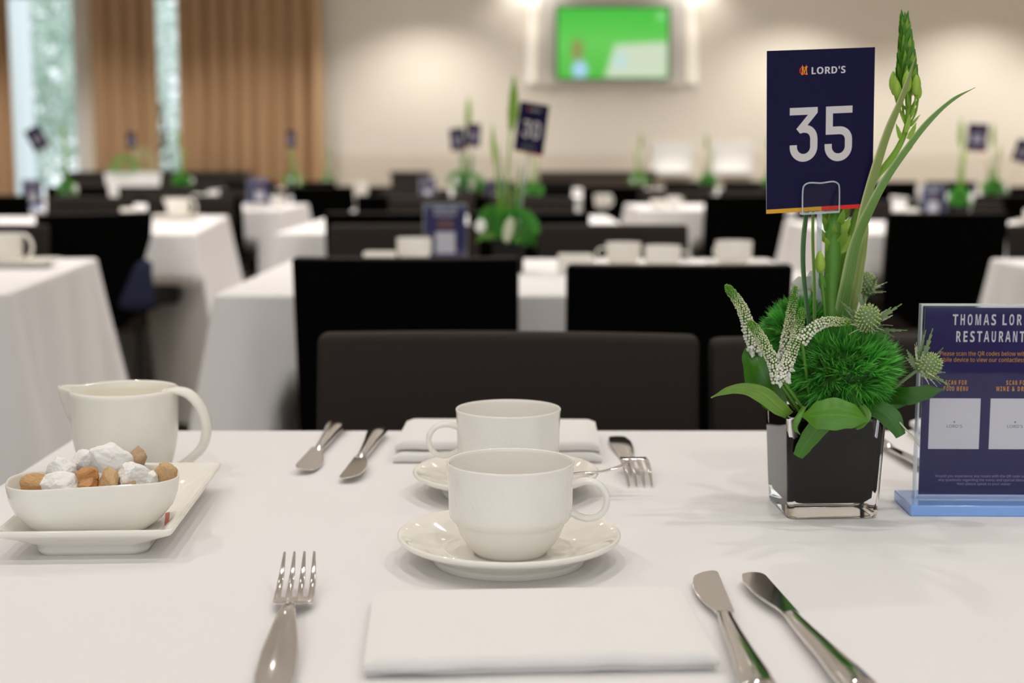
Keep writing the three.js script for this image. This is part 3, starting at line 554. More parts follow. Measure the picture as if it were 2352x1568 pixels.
// ---------------------------------------------------------------- milk jug, dish, bowl, sugar
{
  const rows = [[0, 0.0325], [0.001, 0.0345], [0.004, 0.0362], [0.012, 0.0392], [0.024, 0.0424], [0.040, 0.0443], [0.055, 0.0448], [0.066, 0.0450], [0.0705, 0.0456], [0.0735, 0.0458], [0.0752, 0.0445], [0.0752, 0.0425], [0.0738, 0.0405], [0.068, 0.0398], [0.05, 0.040], [0.025, 0.0375], [0.010, 0.033], [0.006, 0.025]];
  const rings = rows.map(([y, r], j) => {
    const ring = [];
    for (let i = 0; i < 96; i++) {
      const a = i / 96 * Math.PI * 2, da = Math.atan2(Math.sin(a - Math.PI), Math.cos(a - Math.PI)), spout = Math.exp(-((da / 0.20) ** 2)) * 0.0135 * smooth(y, 0.028, 0.0745), da2 = Math.atan2(Math.sin(a), Math.cos(a)), flat = Math.exp(-((da2 / 0.3) ** 2)) * (j > 10 ? -0.0028 * smooth(y, 0.06, 0.074) : 0);
      const rr2 = r + spout + flat; ring.push(V(Math.cos(a) * rr2, y + 0.0012 * Math.exp(-((da / 0.22) ** 2)) * smooth(y, 0.06, 0.075), Math.sin(a) * rr2));
    }
    return ring;
  });
  const t = thing('milk_jug', 'white ceramic milk jug with a pointed spout and a wide curved handle', 'jug', [-0.3312, TY, -1.2], -0.08);
  part('body', loft(rings), mat.china, t);
  part('handle', sweep([V(0.036, 0.0730, 0), V(0.047, 0.0735, 0), V(0.0570, 0.0700, 0), V(0.0665, 0.0585, 0), V(0.0710, 0.0420, 0), V(0.067, 0.0255, 0), V(0.0535, 0.0125, 0), V(0.040, 0.0055, 0), V(0.033, 0.0045, 0)], [0.0110, 0.0095, 0.0080, 0.0072, 0.0070, 0.0068, 0.0064, 0.0058, 0.0052], [0.0026, 0.0034, 0.0040, 0.0042, 0.0042, 0.0040, 0.0036, 0.0030, 0.0024], V(0, 0, 1), 18, 56), mat.china, t);
  single('milk', new THREE.CylinderGeometry(0.0398, 0.0388, 0.02, 40), std([0.82, 0.76, 0.55], 0.25), 'creamy milk filling the white jug', 'milk', [-0.3312, TY + 0.048, -1.2]);
}
{
  // oblong dish with sloping flanged sides
  const R = [[0.031, 0.082, 0.008, 0.003], [0.034, 0.085, 0.010, 0.0], [0.0372, 0.0885, 0.011, 0.0], [0.0385, 0.090, 0.012, 0.003], [0.0395, 0.091, 0.012, 0.0075], [0.050, 0.100, 0.008, 0.0135], [0.0575, 0.1065, 0.005, 0.0172], [0.0592, 0.1082, 0.005, 0.0190], [0.0594, 0.1084, 0.005, 0.0212], [0.0584, 0.1074, 0.005, 0.0222], [0.0565, 0.1055, 0.006, 0.0215], [0.047, 0.097, 0.008, 0.0150], [0.040, 0.0905, 0.010, 0.0105], [0.035, 0.086, 0.012, 0.0090]];
  single('serving_dish', loft(R.map(([a, b, r, y]) => rrect(a, b, r, y, 6, 12))), mat.china, 'white oblong dish with sloping sides under the sugar bowl', 'dish', [-0.2925, TY, -1.036], 0.045);
  const B = [[0.022, 0.012, 0.010, 0.0012], [0.025, 0.0145, 0.012, 0], [0.0280, 0.0165, 0.013, 0.0008], [0.036, 0.0205, 0.016, 0.0050], [0.0455, 0.0255, 0.022, 0.0115], [0.0530, 0.0290, 0.0245, 0.0205], [0.0565, 0.0308, 0.025, 0.030], [0.0575, 0.0316, 0.025, 0.0375], [0.0578, 0.0319, 0.0248, 0.0400], [0.0574, 0.0315, 0.0245, 0.0410], [0.0566, 0.0308, 0.024, 0.0408], [0.0560, 0.0303, 0.0235, 0.039], [0.0535, 0.0285, 0.022, 0.028], [0.047, 0.0255, 0.016, 0.017], [0.036, 0.020, 0.014, 0.0085], [0.026, 0.013, 0.010, 0.0055]];
  single('sugar_bowl', loft(B.map(([a, b, r, y]) => rrect(a, b, r, y, 10, 8))), mat.china, 'white rounded rectangular bowl heaped with sugar lumps', 'bowl', [-0.2905, TY + 0.0092, -0.9680], 0.27);
}
function lumpGeo(s, w, h, d) {
  srand(s);
  const g = mergeVertices((() => { const q = new THREE.IcosahedronGeometry(1, 22); q.deleteAttribute('normal'); q.deleteAttribute('uv'); return q; })(), 1e-5), p = g.attributes.position, tilt = V(rr(-1, 1), rr(-1, 1), rr(-1, 1));
  const cuts = []; for (let i = 0; i < 7; i++) cuts.push([V(rr(-1, 1), rr(-1, 1), rr(-1, 1)).normalize(), rr(0.62, 0.9)]);
  for (let i = 0; i < p.count; i++) {
    const v = V(p.getX(i), p.getY(i), p.getZ(i)), m = Math.pow(Math.abs(v.x) ** 4 + Math.abs(v.y) ** 4 + Math.abs(v.z) ** 4, -0.25);
    v.multiplyScalar(lerp(1, m, 0.6));
    for (const [n, k] of cuts) { const e = v.dot(n) - k; if (e > 0) v.addScaledVector(n, -e * 0.74); }
    v.multiplyScalar(1 + 0.13 * noise.noise(v.x * 1.6 + s, v.y * 1.6, v.z * 1.6) + 0.05 * noise.noise(v.x * 5, v.y * 5 + s, v.z * 5) + 0.010 * noise.noise(v.x * 14, v.y * 14, v.z * 14 + s) + 0.007 * noise.noise(v.x * 37, v.y * 37, v.z * 37 + s));
    p.setXYZ(i, v.x * w, v.y * h, v.z * d);
  }
  g.computeVertexNormals();
  g.setAttribute('uv', new THREE.BufferAttribute(new Float32Array(p.count * 2), 2));
  for (let i = 0; i < p.count; i++) g.attributes.uv.setXY(i, (p.getX(i) + p.getZ(i) * 0.8) * 70, (p.getY(i) + p.getZ(i) * 0.6) * 70);
  return g;
}
{
  const grain = noiseTex(128, (x, y) => [128 + 70 * noise.noise(x / 3.1, y / 3.1, 4) + rr(-50, 50)]), gb = { bumpMap: grain, bumpScale: 0.0003 };
  const sugarWhite = std([0.90, 0.87, 0.84], 0.75, gb), browns = [std([0.56, 0.32, 0.14], 0.6, gb), std([0.60, 0.38, 0.19], 0.6, gb), std([0.53, 0.35, 0.21], 0.65, gb), std([0.55, 0.27, 0.095], 0.55, gb)];
  const W = [[-0.2875, 0.0535, 0.997, 0.0155, 0.0125, 0.011, 'large white sugar lump crowning the heap in the bowl', 0.5], [-0.3062, 0.0545, 0.998, 0.0085, 0.0085, 0.009, 'small rounded white sugar lump against the largest lump', 0.1], [-0.3190, 0.0500, 0.985, 0.0135, 0.0105, 0.010, 'broad smooth white sugar lump above the lone brown piece', 0.3], [-0.3135, 0.0452, 0.966, 0.0125, 0.0075, 0.008, 'low white sugar lump pressed against the front rim of the bowl', 0], [-0.2655, 0.0482, 0.976, 0.0115, 0.0090, 0.008, 'white sugar lump leaning below the long brown piece', -0.5], [-0.2555, 0.0450, 0.980, 0.0065, 0.0060, 0.006, 'tiny white sugar lump beside the brown piece at the bowl corner', 0]];
  W.forEach(([x, h, d, a, b, c, label, z], i) => { single('sugar_lump', lumpGeo(40 + i, a * 1.08, b * 1.08, c * 1.08), sugarWhite, label, 'sugar lump', [x, TY + h, -d], i).rotation.z = -z; });
  const Bn = [[-0.3315, 0.0450, 0.968, 0.0090, 0.0068, 0.007, 'brown sugar lump alone at the end of the bowl nearest the picture edge', 0, 0], [-0.2945, 0.0515, 0.967, 0.0070, 0.0060, 0.006, 'upper dark amber sugar lump squeezed between white lumps', 0.2, 3], [-0.2925, 0.0455, 0.962, 0.0085, 0.0055, 0.006, 'dark amber sugar lump just below its upper twin at the front rim', -0.1, 3], [-0.2785, 0.0475, 0.9645, 0.0112, 0.0082, 0.007, 'wedge shaped golden brown sugar lump at the middle of the front rim', 0.35, 1], [-0.2725, 0.0500, 1.005, 0.0058, 0.0155, 0.006, 'long brown sugar lump leaning behind the white lumps', 0.55, 2], [-0.2455, 0.0480, 0.986, 0.0080, 0.0078, 0.007, 'squarish brown sugar lump at the bowl corner below the jug handle', 0, 1], [-0.2660, 0.0430, 0.968, 0.0065, 0.0045, 0.005, 'flat brown sliver of sugar just showing over the front rim', 0, 2]];
  Bn.forEach(([x, h, d, a, b, c, label, z, m], i) => { single('brown_sugar_lump', lumpGeo(60 + i, a * 1.05, b * 1.08, c * 1.05), browns[m], label, 'sugar lump', [x, TY + h, -d], i * 0.7).rotation.z = z; });
  // fill under the heap
  [[-0.305, 0.034, 0.972], [-0.288, 0.036, 0.975], [-0.270, 0.036, 0.982], [-0.325, 0.036, 0.976], [-0.252, 0.036, 0.988], [-0.29, 0.04, 0.99]].forEach(([x, h, d], i) => single('sugar_lump', lumpGeo(80 + i, 0.0095, 0.0085, 0.0085), sugarWhite, 'white sugar lump buried under the heap in the bowl', 'sugar lump', [x, TY + h, -d], i, 'buried sugar lumps'));
  const sach = thing('sugar_sachet', 'paper sachet with red stripes tucked between the bowl and its dish', 'sachet', [-0.2500, TY + 0.0128, -0.980], 0.22);
  part('paper', roundedBox(0.024, 0.0016, 0.052, 0.0007, 6, (q) => { q.y += 3.2 * q.x * q.x + 0.18 * Math.max(0, q.x); }), std([0.80, 0.76, 0.72], 0.6), sach);
  for (const x of [0.0062]) part('red_stripe', roundedBox(0.0030, 0.0006, 0.0515, 0.00025, 4, (q) => { q.y += 3.2 * (q.x + x) ** 2 + 0.18 * (q.x + x) - 0; }).translate(x, 0.0009, 0), std([0.55, 0.13, 0.10], 0.5), sach);
}

// ---------------------------------------------------------------- number cards and menu signs
function emblem(g, x, y, s, mono) {
  const red = mono ?? '#e8402c', gold = mono ?? '#f0a030';
  g.save(); g.translate(x, y); g.scale(s, s); g.lineCap = 'butt'; g.lineWidth = 11;
  g.strokeStyle = red; g.beginPath(); g.arc(-8, 0, 36, 0.75, Math.PI * 2 - 0.75); g.stroke();
  g.beginPath(); g.arc(18, 0, 36, 0.85, Math.PI * 2 - 0.85); g.stroke();
  g.strokeStyle = gold; g.lineWidth = 10; g.beginPath(); g.moveTo(-20, 42); g.lineTo(-14, -40); g.lineTo(6, 22); g.lineTo(26, -40); g.lineTo(34, 42); g.stroke();
  g.fillStyle = gold; for (const dx of [-28, 24]) { g.fillRect(dx, 36, 20, 8); g.fillRect(dx + 2, -44, 18, 8); }
  g.restore();
}
function wideText(g, text, x, y, w, size, color, weight = 'bold', align = 'left') {
  g.save(); g.font = `${weight} ${size}px sans-serif`; g.fillStyle = color; const m = g.measureText(text).width; g.translate(align === 'center' ? x - w / 2 : x, y); g.scale(w / m, 1); g.textBaseline = 'alphabetic'; g.fillText(text, 0, 0); g.restore();
}
function condensed(g, text, cx, y, w, size, color) {
  g.save(); g.font = `bold ${size}px sans-serif`; g.fillStyle = color; g.textBaseline = 'alphabetic';
  const ws = [...text].map((c) => (c === ' ' ? 0.45 : /[IJ]/.test(c) ? 0.62 : /[MW]/.test(c) ? 1.22 : 1)), cell = w / ws.reduce((a, b) => a + b, 0); let x = cx - w / 2;
  [...text].forEach((c, i) => { const m = g.measureText(c).width || 1, gw = cell * ws[i]; g.save(); g.translate(x + gw * 0.11, y); g.scale(gw * 0.78 / m, 1); if (c !== ' ') g.fillText(c, 0, 0); g.restore(); x += gw; });
  g.restore();
}
function cardTex(digits) {
  return canvasTex(862, 1200, (g, w, h) => {
    g.fillStyle = '#17123a'; g.fillRect(0, 0, w, h);
    g.fillStyle = '#e2a63a'; g.fillRect(0, h * 0.974, w * 0.517, h); g.fillStyle = '#ea3a34'; g.fillRect(w * 0.517, h * 0.974, w, h);
    const X = (x) => (x - 80) / 945 * w, Y = (y, o) => (y + o - 65) / 1435 * h, K = w / 945;
    emblem(g, X(400), Y(235, 12), 0.70);
    wideText(g, "LORD'S", X(460), Y(261, 20), 310 * K, 72, '#d9d3d6');
    g.fillStyle = g.strokeStyle = '#d6cfd0'; g.lineWidth = 64 * K; g.lineJoin = 'round';
    const poly = (a, o) => { g.beginPath(); a.forEach(([x, y], i) => (i ? g.lineTo(X(x), Y(y, o)) : g.moveTo(X(x), Y(y, o)))); g.closePath(); g.fill(); };
    const three = (dx, o) => {
      poly([[280 + dx, 560], [525 + dx, 560], [525 + dx, 610], [436 + dx, 718], [372 + dx, 790], [338 + dx, 748], [440 + dx, 625], [280 + dx, 625]], o);
      poly([[408 + dx, 750], [372 + dx, 790], [412 + dx, 779]], o); g.beginPath(); g.moveTo(X(406 + dx), Y(749, o)); g.bezierCurveTo(X(468 + dx), Y(748, o), X(493 + dx), Y(795, o), X(493 + dx), Y(845, o)); g.lineTo(X(493 + dx), Y(908, o)); g.ellipse(X(403 + dx), Y(908, o), 90 * K, 90 * K, 0, 0, Math.PI); g.lineTo(X(313 + dx), Y(890, o)); g.stroke();
    };
    if (digits === '35') {
      three(0, 10);
      poly([[598, 547], [833, 547], [833, 610], [660, 610], [660, 795], [598, 795]], 24);
      g.beginPath(); g.moveTo(X(598), Y(762, 24)); g.lineTo(X(715), Y(762, 24)); g.bezierCurveTo(X(775), Y(762, 24), X(801), Y(805, 24), X(801), Y(850, 24)); g.lineTo(X(801), Y(905, 24)); g.ellipse(X(711), Y(905, 24), 90 * K, 90 * K, 0, 0, Math.PI); g.lineTo(X(621), Y(880, 24)); g.stroke();
    } else if (digits === '30') {
      three(0, 16);
      g.beginPath(); g.ellipse(X(711), Y(680, 16), 90 * K, 90 * K, 0, Math.PI, 0); g.lineTo(X(801), Y(915, 16)); g.ellipse(X(711), Y(915, 16), 90 * K, 90 * K, 0, 0, Math.PI); g.closePath(); g.stroke();
    } else { g.filter = 'blur(26px)'; g.globalAlpha = 0.75; g.fillRect(X(290), Y(560, 16), 220 * K, 470 * K); g.fillRect(X(600), Y(560, 16), 220 * K, 470 * K); g.globalAlpha = 1; g.filter = 'none'; }
  });
}
const cardSide = std([0.6, 0.6, 0.62], 0.6);
function card(label, tex, [x, y, z], [pitch, yaw, roll], w = 0.0862, h = 0.120) {
  const m = single('number_card', box(w, h, 0.0006), [cardSide, cardSide, cardSide, cardSide, phys(0xffffff, 0.6, { map: tex, specularIntensity: 0.3 }), mat.navy], label, 'table number', [x, y, z]);
  m.rotation.order = 'YXZ'; m.rotation.set(pitch, yaw, roll); return m;
}
const tex35 = cardTex('35'), tex30 = cardTex('30'), texFar = cardTex('');
card('navy table number card reading 35, standing above the front flower vase', tex35, [0.2313, TY + 0.290, -1.078], [0.0655, 0.2222, 0.0487]);
function cardHolder(label, [x, y, z], [pitch, yaw, roll], stem = 0.16) {
  const t = thing('card_holder', label, 'card holder', [x, y, z]);
  t.rotation.order = 'YXZ'; t.rotation.set(pitch, yaw, roll);
  const o = [V(-0.0150, -0.0615, 0.0022), V(-0.0148, -0.0440, 0.0022), V(-0.0140, -0.0405, 0.0022), V(-0.0105, -0.0385, 0.0022), V(0, -0.0390, 0.0022), V(0.0105, -0.0385, 0.0022), V(0.0140, -0.0405, 0.0022), V(0.0148, -0.0440, 0.0022), V(0.0150, -0.0615, 0.0022)];
  part('clip_rim', sweep(o, [0.0006], [0.0006], V(0, 0, 1), 8, 50), mat.acrylicEdge, t);
  part('clip', box(0.029, 0.0215, 0.0008, 0, -0.0505, 0.0022), mat.acrylic, t);
  part('back_clip', box(0.029, 0.030, 0.0010, 0, -0.046, -0.0022), mat.acrylic, t);
  part('ledge', box(0.030, 0.0014, 0.0056, 0, -0.0615, 0), mat.acrylicEdge, t);
  part('stem', box(0.0032, stem, 0.0022, 0, -0.0622 - stem / 2, 0), mat.acrylicEdge, t);
  return t;
}
const holder0 = cardHolder('clear plastic pick whose clip grips the number 35 card', [0.2313, TY + 0.290, -1.078], [0.0655, 0.2222, 0.0487]);

const insertTex = canvasTex(882, 1278, (g, w, h) => {
  const k = 3, X = (x) => (x - 2124) * k, Y = (y) => (y - 715) * k, O = '#df9427', C = X(2271);
  g.fillStyle = '#1f1750'; g.fillRect(0, 0, w, h);
  condensed(g, 'THOMAS LORD', C, Y(754), 174 * k, 34 * k, '#d2c8c8');
  condensed(g, 'RESTAURANT', C, Y(792), 158 * k, 34 * k, '#d2c8c8');
  wideText(g, 'Please scan the QR codes below with your', C, Y(823), 224 * k, 13.5 * k, O, '', 'center');
  wideText(g, 'mobile device to view our contactless menus', C, Y(837), 240 * k, 13.5 * k, O, '', 'center');
  for (const [x, a, b, wa, wb] of [[2199, 'SCAN FOR', 'FOOD MENU', 50, 57], [2335, 'SCAN FOR', 'WINE & DRINKS', 50, 94]]) {
    condensed(g, a, X(x), Y(889), wa * k, 14 * k, O); condensed(g, b, X(x), Y(903), wb * k, 14 * k, O);
    g.fillStyle = '#d0c9cc'; g.fillRect(X(x - 57), Y(920), 114 * k, 116 * k);
    emblem(g, X(x), Y(974), 0.13, '#55505a'); wideText(g, "LORD'S", X(x), Y(987), 36 * k, 9 * k, '#55505a', '', 'center');
  }
  const T = '#9a8ea6';
  wideText(g, 'Should you experience any issues with the QR code or have', C, Y(1101), 222 * k, 8 * k, T, '', 'center');
  wideText(g, 'any questions regarding the menu and special dietaries', C, Y(1110), 206 * k, 8 * k, T, '', 'center');
  wideText(g, 'then please speak to your waiter', C, Y(1119), 122 * k, 8 * k, T, '', 'center');
});
const insertMat = phys(0xffffff, 0.6, { map: insertTex, specularIntensity: 0.2 });
const insertTexB = canvasTex(300, 440, (g, w, h) => {
  g.fillStyle = '#1f1750'; g.fillRect(0, 0, w, h);
  wideText(g, 'THOMAS LORD', w / 2, 44, 180, 36, '#d2c8c8', 'bold', 'center'); wideText(g, 'RESTAURANT', w / 2, 86, 164, 36, '#d2c8c8', 'bold', 'center');
  wideText(g, 'SCAN FOR', w / 2, 140, 110, 26, '#c8862c', 'bold', 'center'); wideText(g, 'FOOD MENU', w / 2, 170, 124, 26, '#c8862c', 'bold', 'center');
  g.fillStyle = '#d0c9cc'; g.fillRect(w / 2 - 72, 205, 144, 160);
});
const insertMatB = std(0xffffff, 0.5, { map: insertTexB });
let sign0, insert0;
function menuSign(label, insertLabel, [x, z], turn, y = TY) {
  if (!sign0) {
    sign0 = thing('menu_sign_holder', label, 'sign holder', [x, y, z], turn);
    part('base', roundedBox(0.125, 0.0085, 0.052, 0.0012, 8).translate(0, 0.00425, 0), mat.acrylicBlue, sign0);
    for (const d of [0.0022, -0.0022]) part('panel', box(0.1060, 0.1500, 0.0026, 0, 0.0835, d), mat.acrylic, sign0);
    part('edge_strip', merge([box(0.0012, 0.150, 0.0072, -0.0534, 0.0835, 0), box(0.0012, 0.150, 0.0072, 0.0534, 0.0835, 0), box(0.108, 0.0012, 0.0072, 0, 0.1588, 0)]), mat.acrylicEdge, sign0);
    insert0 = single('menu_card', box(0.1005, 0.1455, 0.0006), [cardSide, cardSide, cardSide, cardSide, insertMat, insertMat], insertLabel, 'menu card', [x, y + 0.0838, z], turn);
    return;
  }
  dup(sign0, label, [x, y, z], turn); const ins = dup(insert0, insertLabel, [x, y + 0.0838, z], turn); ins.material = [cardSide, cardSide, cardSide, cardSide, insertMatB, insertMatB];
}
menuSign('clear acrylic sign holder with a blue edged base beside the flower vase', 'navy restaurant menu card with orange lettering beside the flower vase', [0.3655, -1.079], -0.02);

// ---------------------------------------------------------------- flowers in the front vase (metres from the vase base)
const VX = 0.2405, VZ = -1.080, mm = (a) => V3(a, 0.001);
function stemThing(name, label, category) { return thing(name, label, category, [VX, TY, VZ]); }
function vaseParts(t, w = 0.0345, wt = 0.0378, h = 0.078) {
  const o = [[0.93, 0, 0.006], [0.985, 0.0008, 0.006], [1, 0.003, 0.006]].map(([k, y, r]) => rrect(w * k, w * k, r, y, 5, 3)), at = (y) => lerp(w, wt, y / h);
  for (const y of [0.02, 0.04, 0.06, h - 0.002]) o.push(rrect(at(y), at(y), 0.0045, y, 5, 3));
  o.push(rrect(at(h) - 0.0008, at(h) - 0.0008, 0.004, h, 5, 3), rrect(at(h) - 0.0030, at(h) - 0.0030, 0.004, h, 5, 3), rrect(at(h) - 0.0040, at(h) - 0.0040, 0.005, h - 0.002, 5, 3));
  for (const y of [0.05, 0.025, 0.015]) o.push(rrect(at(y) - 0.0042 - (h - y) * 0.010, at(y) - 0.0042 - (h - y) * 0.010, 0.007, y, 5, 3));
  o.push(rrect(w - 0.009, w - 0.009, 0.007, 0.0112, 5, 3), rrect(w - 0.013, w - 0.013, 0.006, 0.0105, 5, 3));
  part('glass', loft(o), mat.glass, t);
  const l = [[0.0104, -0.0128], [0.0110, -0.0088], [0.0148, -0.0046], [0.025, -0.0043], [0.050, -0.0041], [0.075, -0.0038]].map(([y, d]) => rrect(at(y) + d, at(y) + d, 0.007, y, 5, 3));
  part('liner', loft(l), mat.vaseLiner, t);
}
{ const t = thing('flower_vase', 'square clear glass vase lined in black in front, holding the green flowers', 'vase', [VX, TY, VZ], 0.05); vaseParts(t); }
// green pompom bloom of fine feathery tufts
function pomGeo(c, rx, ry, rz, s, tufts = 430, spikes = 17, len = 0.44) {
  srand(s);
  const pos = [], idx = [], col = [];
  for (let i = 0; i < tufts; i++) {
    const y = 1 - 2 * (i + 0.5) / tufts, a = i * 2.39996 + rr(-0.2, 0.2), q = Math.sqrt(1 - y * y), n = V(q * Math.cos(a), y, q * Math.sin(a)), bump = 1 + 0.10 * noise.noise(n.x * 3 + s, n.y * 3, n.z * 3);
    const tuftDir = n.clone().add(V(rr(-0.6, 0.6), rr(-0.4, 0.6), rr(-0.6, 0.6))).normalize(), tone = rr(0.6, 1.3), yel = rr(0.7, 1.35);
    const base = V(n.x * rx, n.y * ry, n.z * rz).multiplyScalar((1 - len) * bump);
    for (let k = 0; k < spikes; k++) {
      const d = tuftDir.clone().add(V(rr(-0.34, 0.34), rr(-0.34, 0.34), rr(-0.34, 0.34))).normalize(), L = (rx + ry) / 2 * len * rr(0.75, 1.15), b = base.clone().addScaledVector(tuftDir, rr(0, 0.35) * L), tip = b.clone().addScaledVector(d, L), m = b.clone().lerp(tip, 0.45);
      const side = d.clone().cross(V(rr(-1, 1), rr(-1, 1), rr(-1, 1))).normalize().multiplyScalar(rr(0.00042, 0.0008)), o = pos.length / 3;
      for (const p of [b, m.clone().add(side), tip, m.clone().sub(side)]) pos.push(p.x + c[0], p.y + c[1], p.z + c[2]);
      const cl = [0.100 * tone * yel, 0.43 * tone, 0.052 * tone];
      for (let u = 0; u < 4; u++) col.push(...cl);
      idx.push(o, o + 1, o + 2, o, o + 2, o + 3);
    }
  }
  const g = geo(pos, idx, null, col);
  return g;
}
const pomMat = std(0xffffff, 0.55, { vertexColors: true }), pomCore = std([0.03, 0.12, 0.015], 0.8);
function pom(label, c, rx, ry, rz, s, stemTo) {
  const t = stemThing('pompom_flower', label, 'flower'), C = V3(c, 0.001);
  part('bloom', pomGeo([C.x, C.y, C.z], rx, ry, rz, s), pomMat, t);
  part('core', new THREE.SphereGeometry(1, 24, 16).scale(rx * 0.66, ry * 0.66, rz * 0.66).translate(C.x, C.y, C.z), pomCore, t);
  part('stem', taper([C, C.clone().lerp(mm(stemTo), 0.5), mm(stemTo)], [0.002], 8, 8), mat.stem, t);
}
pom('large round feathery green bloom at the front of the flower vase', [9.5, 110, 15], 0.0465, 0.0345, 0.037, 21, [6, 70, 6]);
pom('smaller feathery green bloom at the back of the vase, between the white spikes', [-16, 134, -15], 0.0320, 0.0280, 0.028, 22, [-8, 72, -8]);
// white speckled flower spikes
const beadGeo = (() => { const g = new THREE.IcosahedronGeometry(1, 1); g.deleteAttribute('uv'); const m = mergeVertices(g, 1e-5); return m; })();
function spike(label, pts, r0, s, open = 0, stemTo) {
  srand(s);
  const t = stemThing('white_flower_spike', label, 'flower'), P = pts.map(mm), curve = new THREE.CatmullRomCurve3(P), L = curve.getLength(), pos = [], idx = [], col = [], bp = beadGeo.attributes.position, bi = beadGeo.index;
  const rad = (u) => r0 * 1.08 * (0.42 + 0.58 * Math.sqrt(1 - u)) * (u > 0.95 ? 1 - (u - 0.95) * 12 : 1);
  let u = 0, a = 0;
  while (u < 1) {
    const r = rad(u), bead = lerp(0.00118, 0.00050, Math.pow(u, 0.85)), c = curve.getPoint(u), tn = curve.getTangent(u), e = tn.clone().cross(V(0.3, 0.2, 1)).normalize(), f = tn.clone().cross(e), ring = Math.max(5, Math.round(2 * Math.PI * r / (bead * 2.45)));
    for (let i = 0; i < ring; i++) {
      const an = a + i / ring * Math.PI * 2 + rr(-0.15, 0.15), d = e.clone().multiplyScalar(Math.cos(an)).addScaledVector(f, Math.sin(an)), q = c.clone().addScaledVector(d, r * rr(0.86, 1.1)).addScaledVector(tn, rr(-0.4, 0.4) * bead), b = bead * rr(0.8, 1.15), o = pos.length / 3;
      const g1 = smooth(u, 0.15, 0.6), g2 = smooth(u, 0.6, 0.92), k = rr(0.88, 1.1), cl = [lerp(lerp(0.78, 0.56, g1), 0.13, g2) * k, lerp(lerp(0.77, 0.60, g1), 0.30, g2) * k, lerp(lerp(0.66, 0.36, g1), 0.03, g2) * k];
      for (let n = 0; n < bp.count; n++) { pos.push(q.x + bp.getX(n) * b, q.y + bp.getY(n) * b, q.z + bp.getZ(n) * b); col.push(...cl); }
      for (let n = 0; n < bi.count; n++) idx.push(o + bi.getX(n));
    }
    a += 2.4 / ring; u += bead * 2.05 / L;
  }
  part('florets', geo(pos, idx, null, col), mat.vertex, t);
  part('axis', taper(P, [r0 * 0.72, r0 * 0.66, r0 * 0.5, r0 * 0.28], 8, 24), mat.bractDark, t);
  part('stem', taper([mm(stemTo), mm(stemTo).lerp(P[0], 0.6), P[0]], [0.0013], 7, 10), mat.stem, t);
  if (open) {
    for (let i = 0; i < open; i++) { const c = curve.getPoint(rr(0.0, 0.16)), d = V(rr(-0.9, 1), rr(-0.7, 0.5), rr(-0.2, 1)).normalize(), q = c.clone().addScaledVector(d, r0 * rr(0.7, 1.1)); part('petal', leafGeo([q, q.clone().addScaledVector(d, 0.002), q.clone().addScaledVector(d, 0.0045).add(V(0, -0.0008, 0))], [0.0005, 0.0019, 0.0004], V(-d.y, d.x, 0.3), undefined, { seg: 6, cup: 0.4, thick: 0.0002 }), mat.petal, t); }
  }
}
spike('tall white flower spike leaning out farthest, against the black chair', [[-57.2, 125.5, 18], [-61.7, 139.1, 18], [-66.6, 155.5, 18], [-72.7, 165.4, 18], [-80.7, 175.7, 20]], 0.0044, 31, 12, [-25, 80, 12]);
spike('short white flower spike leaning outwards in front of the tall one', [[-43.1, 106.3, 40], [-46.9, 119.1, 40], [-54.3, 132.3, 42], [-61.0, 143.9, 44], [-67.5, 151.2, 46]], 0.0044, 32, 0, [-22, 78, 24]);
spike('upright white flower spike next to the two thin grass blades, the taller of the pair', [[-35.7, 119.9, 18], [-33.4, 135.8, 18], [-31.2, 152.2, 18], [-27.5, 174.4, 16]], 0.0040, 33, 4, [-18, 78, 12]);
spike('upright white flower spike touching the large green bloom, the shorter of the pair', [[-42.6, 109.7, 44], [-36.8, 122.9, 44], [-30.5, 142.0, 42], [-27.1, 161.1, 40]], 0.0043, 34, 8, [-18, 78, 26]);
spike('white flower spike lying sideways over the top of the large green bloom', [[-27.7, 137.0, 44], [-20.0, 146.3, 46], [-10.1, 150.6, 44], [1.0, 150.3, 40], [9.7, 148.6, 35]], 0.0037, 35, 0, [-14, 80, 20]);
// thistles
function spiny(a, b, w, sideHint, n = 7) {
  const pos = [], idx = [], d = b.clone().sub(a), L = d.length(), s = sideHint.clone().addScaledVector(d, -sideHint.dot(d) / (L * L)).normalize(), up = s.clone().cross(d).normalize();
  for (let i = 0; i <= n * 2; i++) {
    const t = i / (n * 2), p = a.clone().lerp(b, t).addScaledVector(up, Math.sin(t * 3) * L * 0.05), q = w * (1.05 - t) * (0.55 + 0.6 * Math.sin(Math.min(1, t * 3.2) * 1.57)) * (i % 2 ? 1.05 : 0.5), fwd = i % 2 ? 0.06 : 0;
    for (const v of [p.clone().addScaledVector(s, -q).addScaledVector(d, fwd).addScaledVector(up, q * 0.3), p.clone().addScaledVector(up, -0.0002), p.clone().addScaledVector(s, q).addScaledVector(d, fwd).addScaledVector(up, q * 0.3)]) pos.push(v.x, v.y, v.z);
    if (i) { const o = i * 3; idx.push(o - 3, o, o - 2, o - 2, o, o + 1, o - 2, o + 1, o - 1, o - 1, o + 1, o + 2); }
  }
  return geo(pos, idx);
}
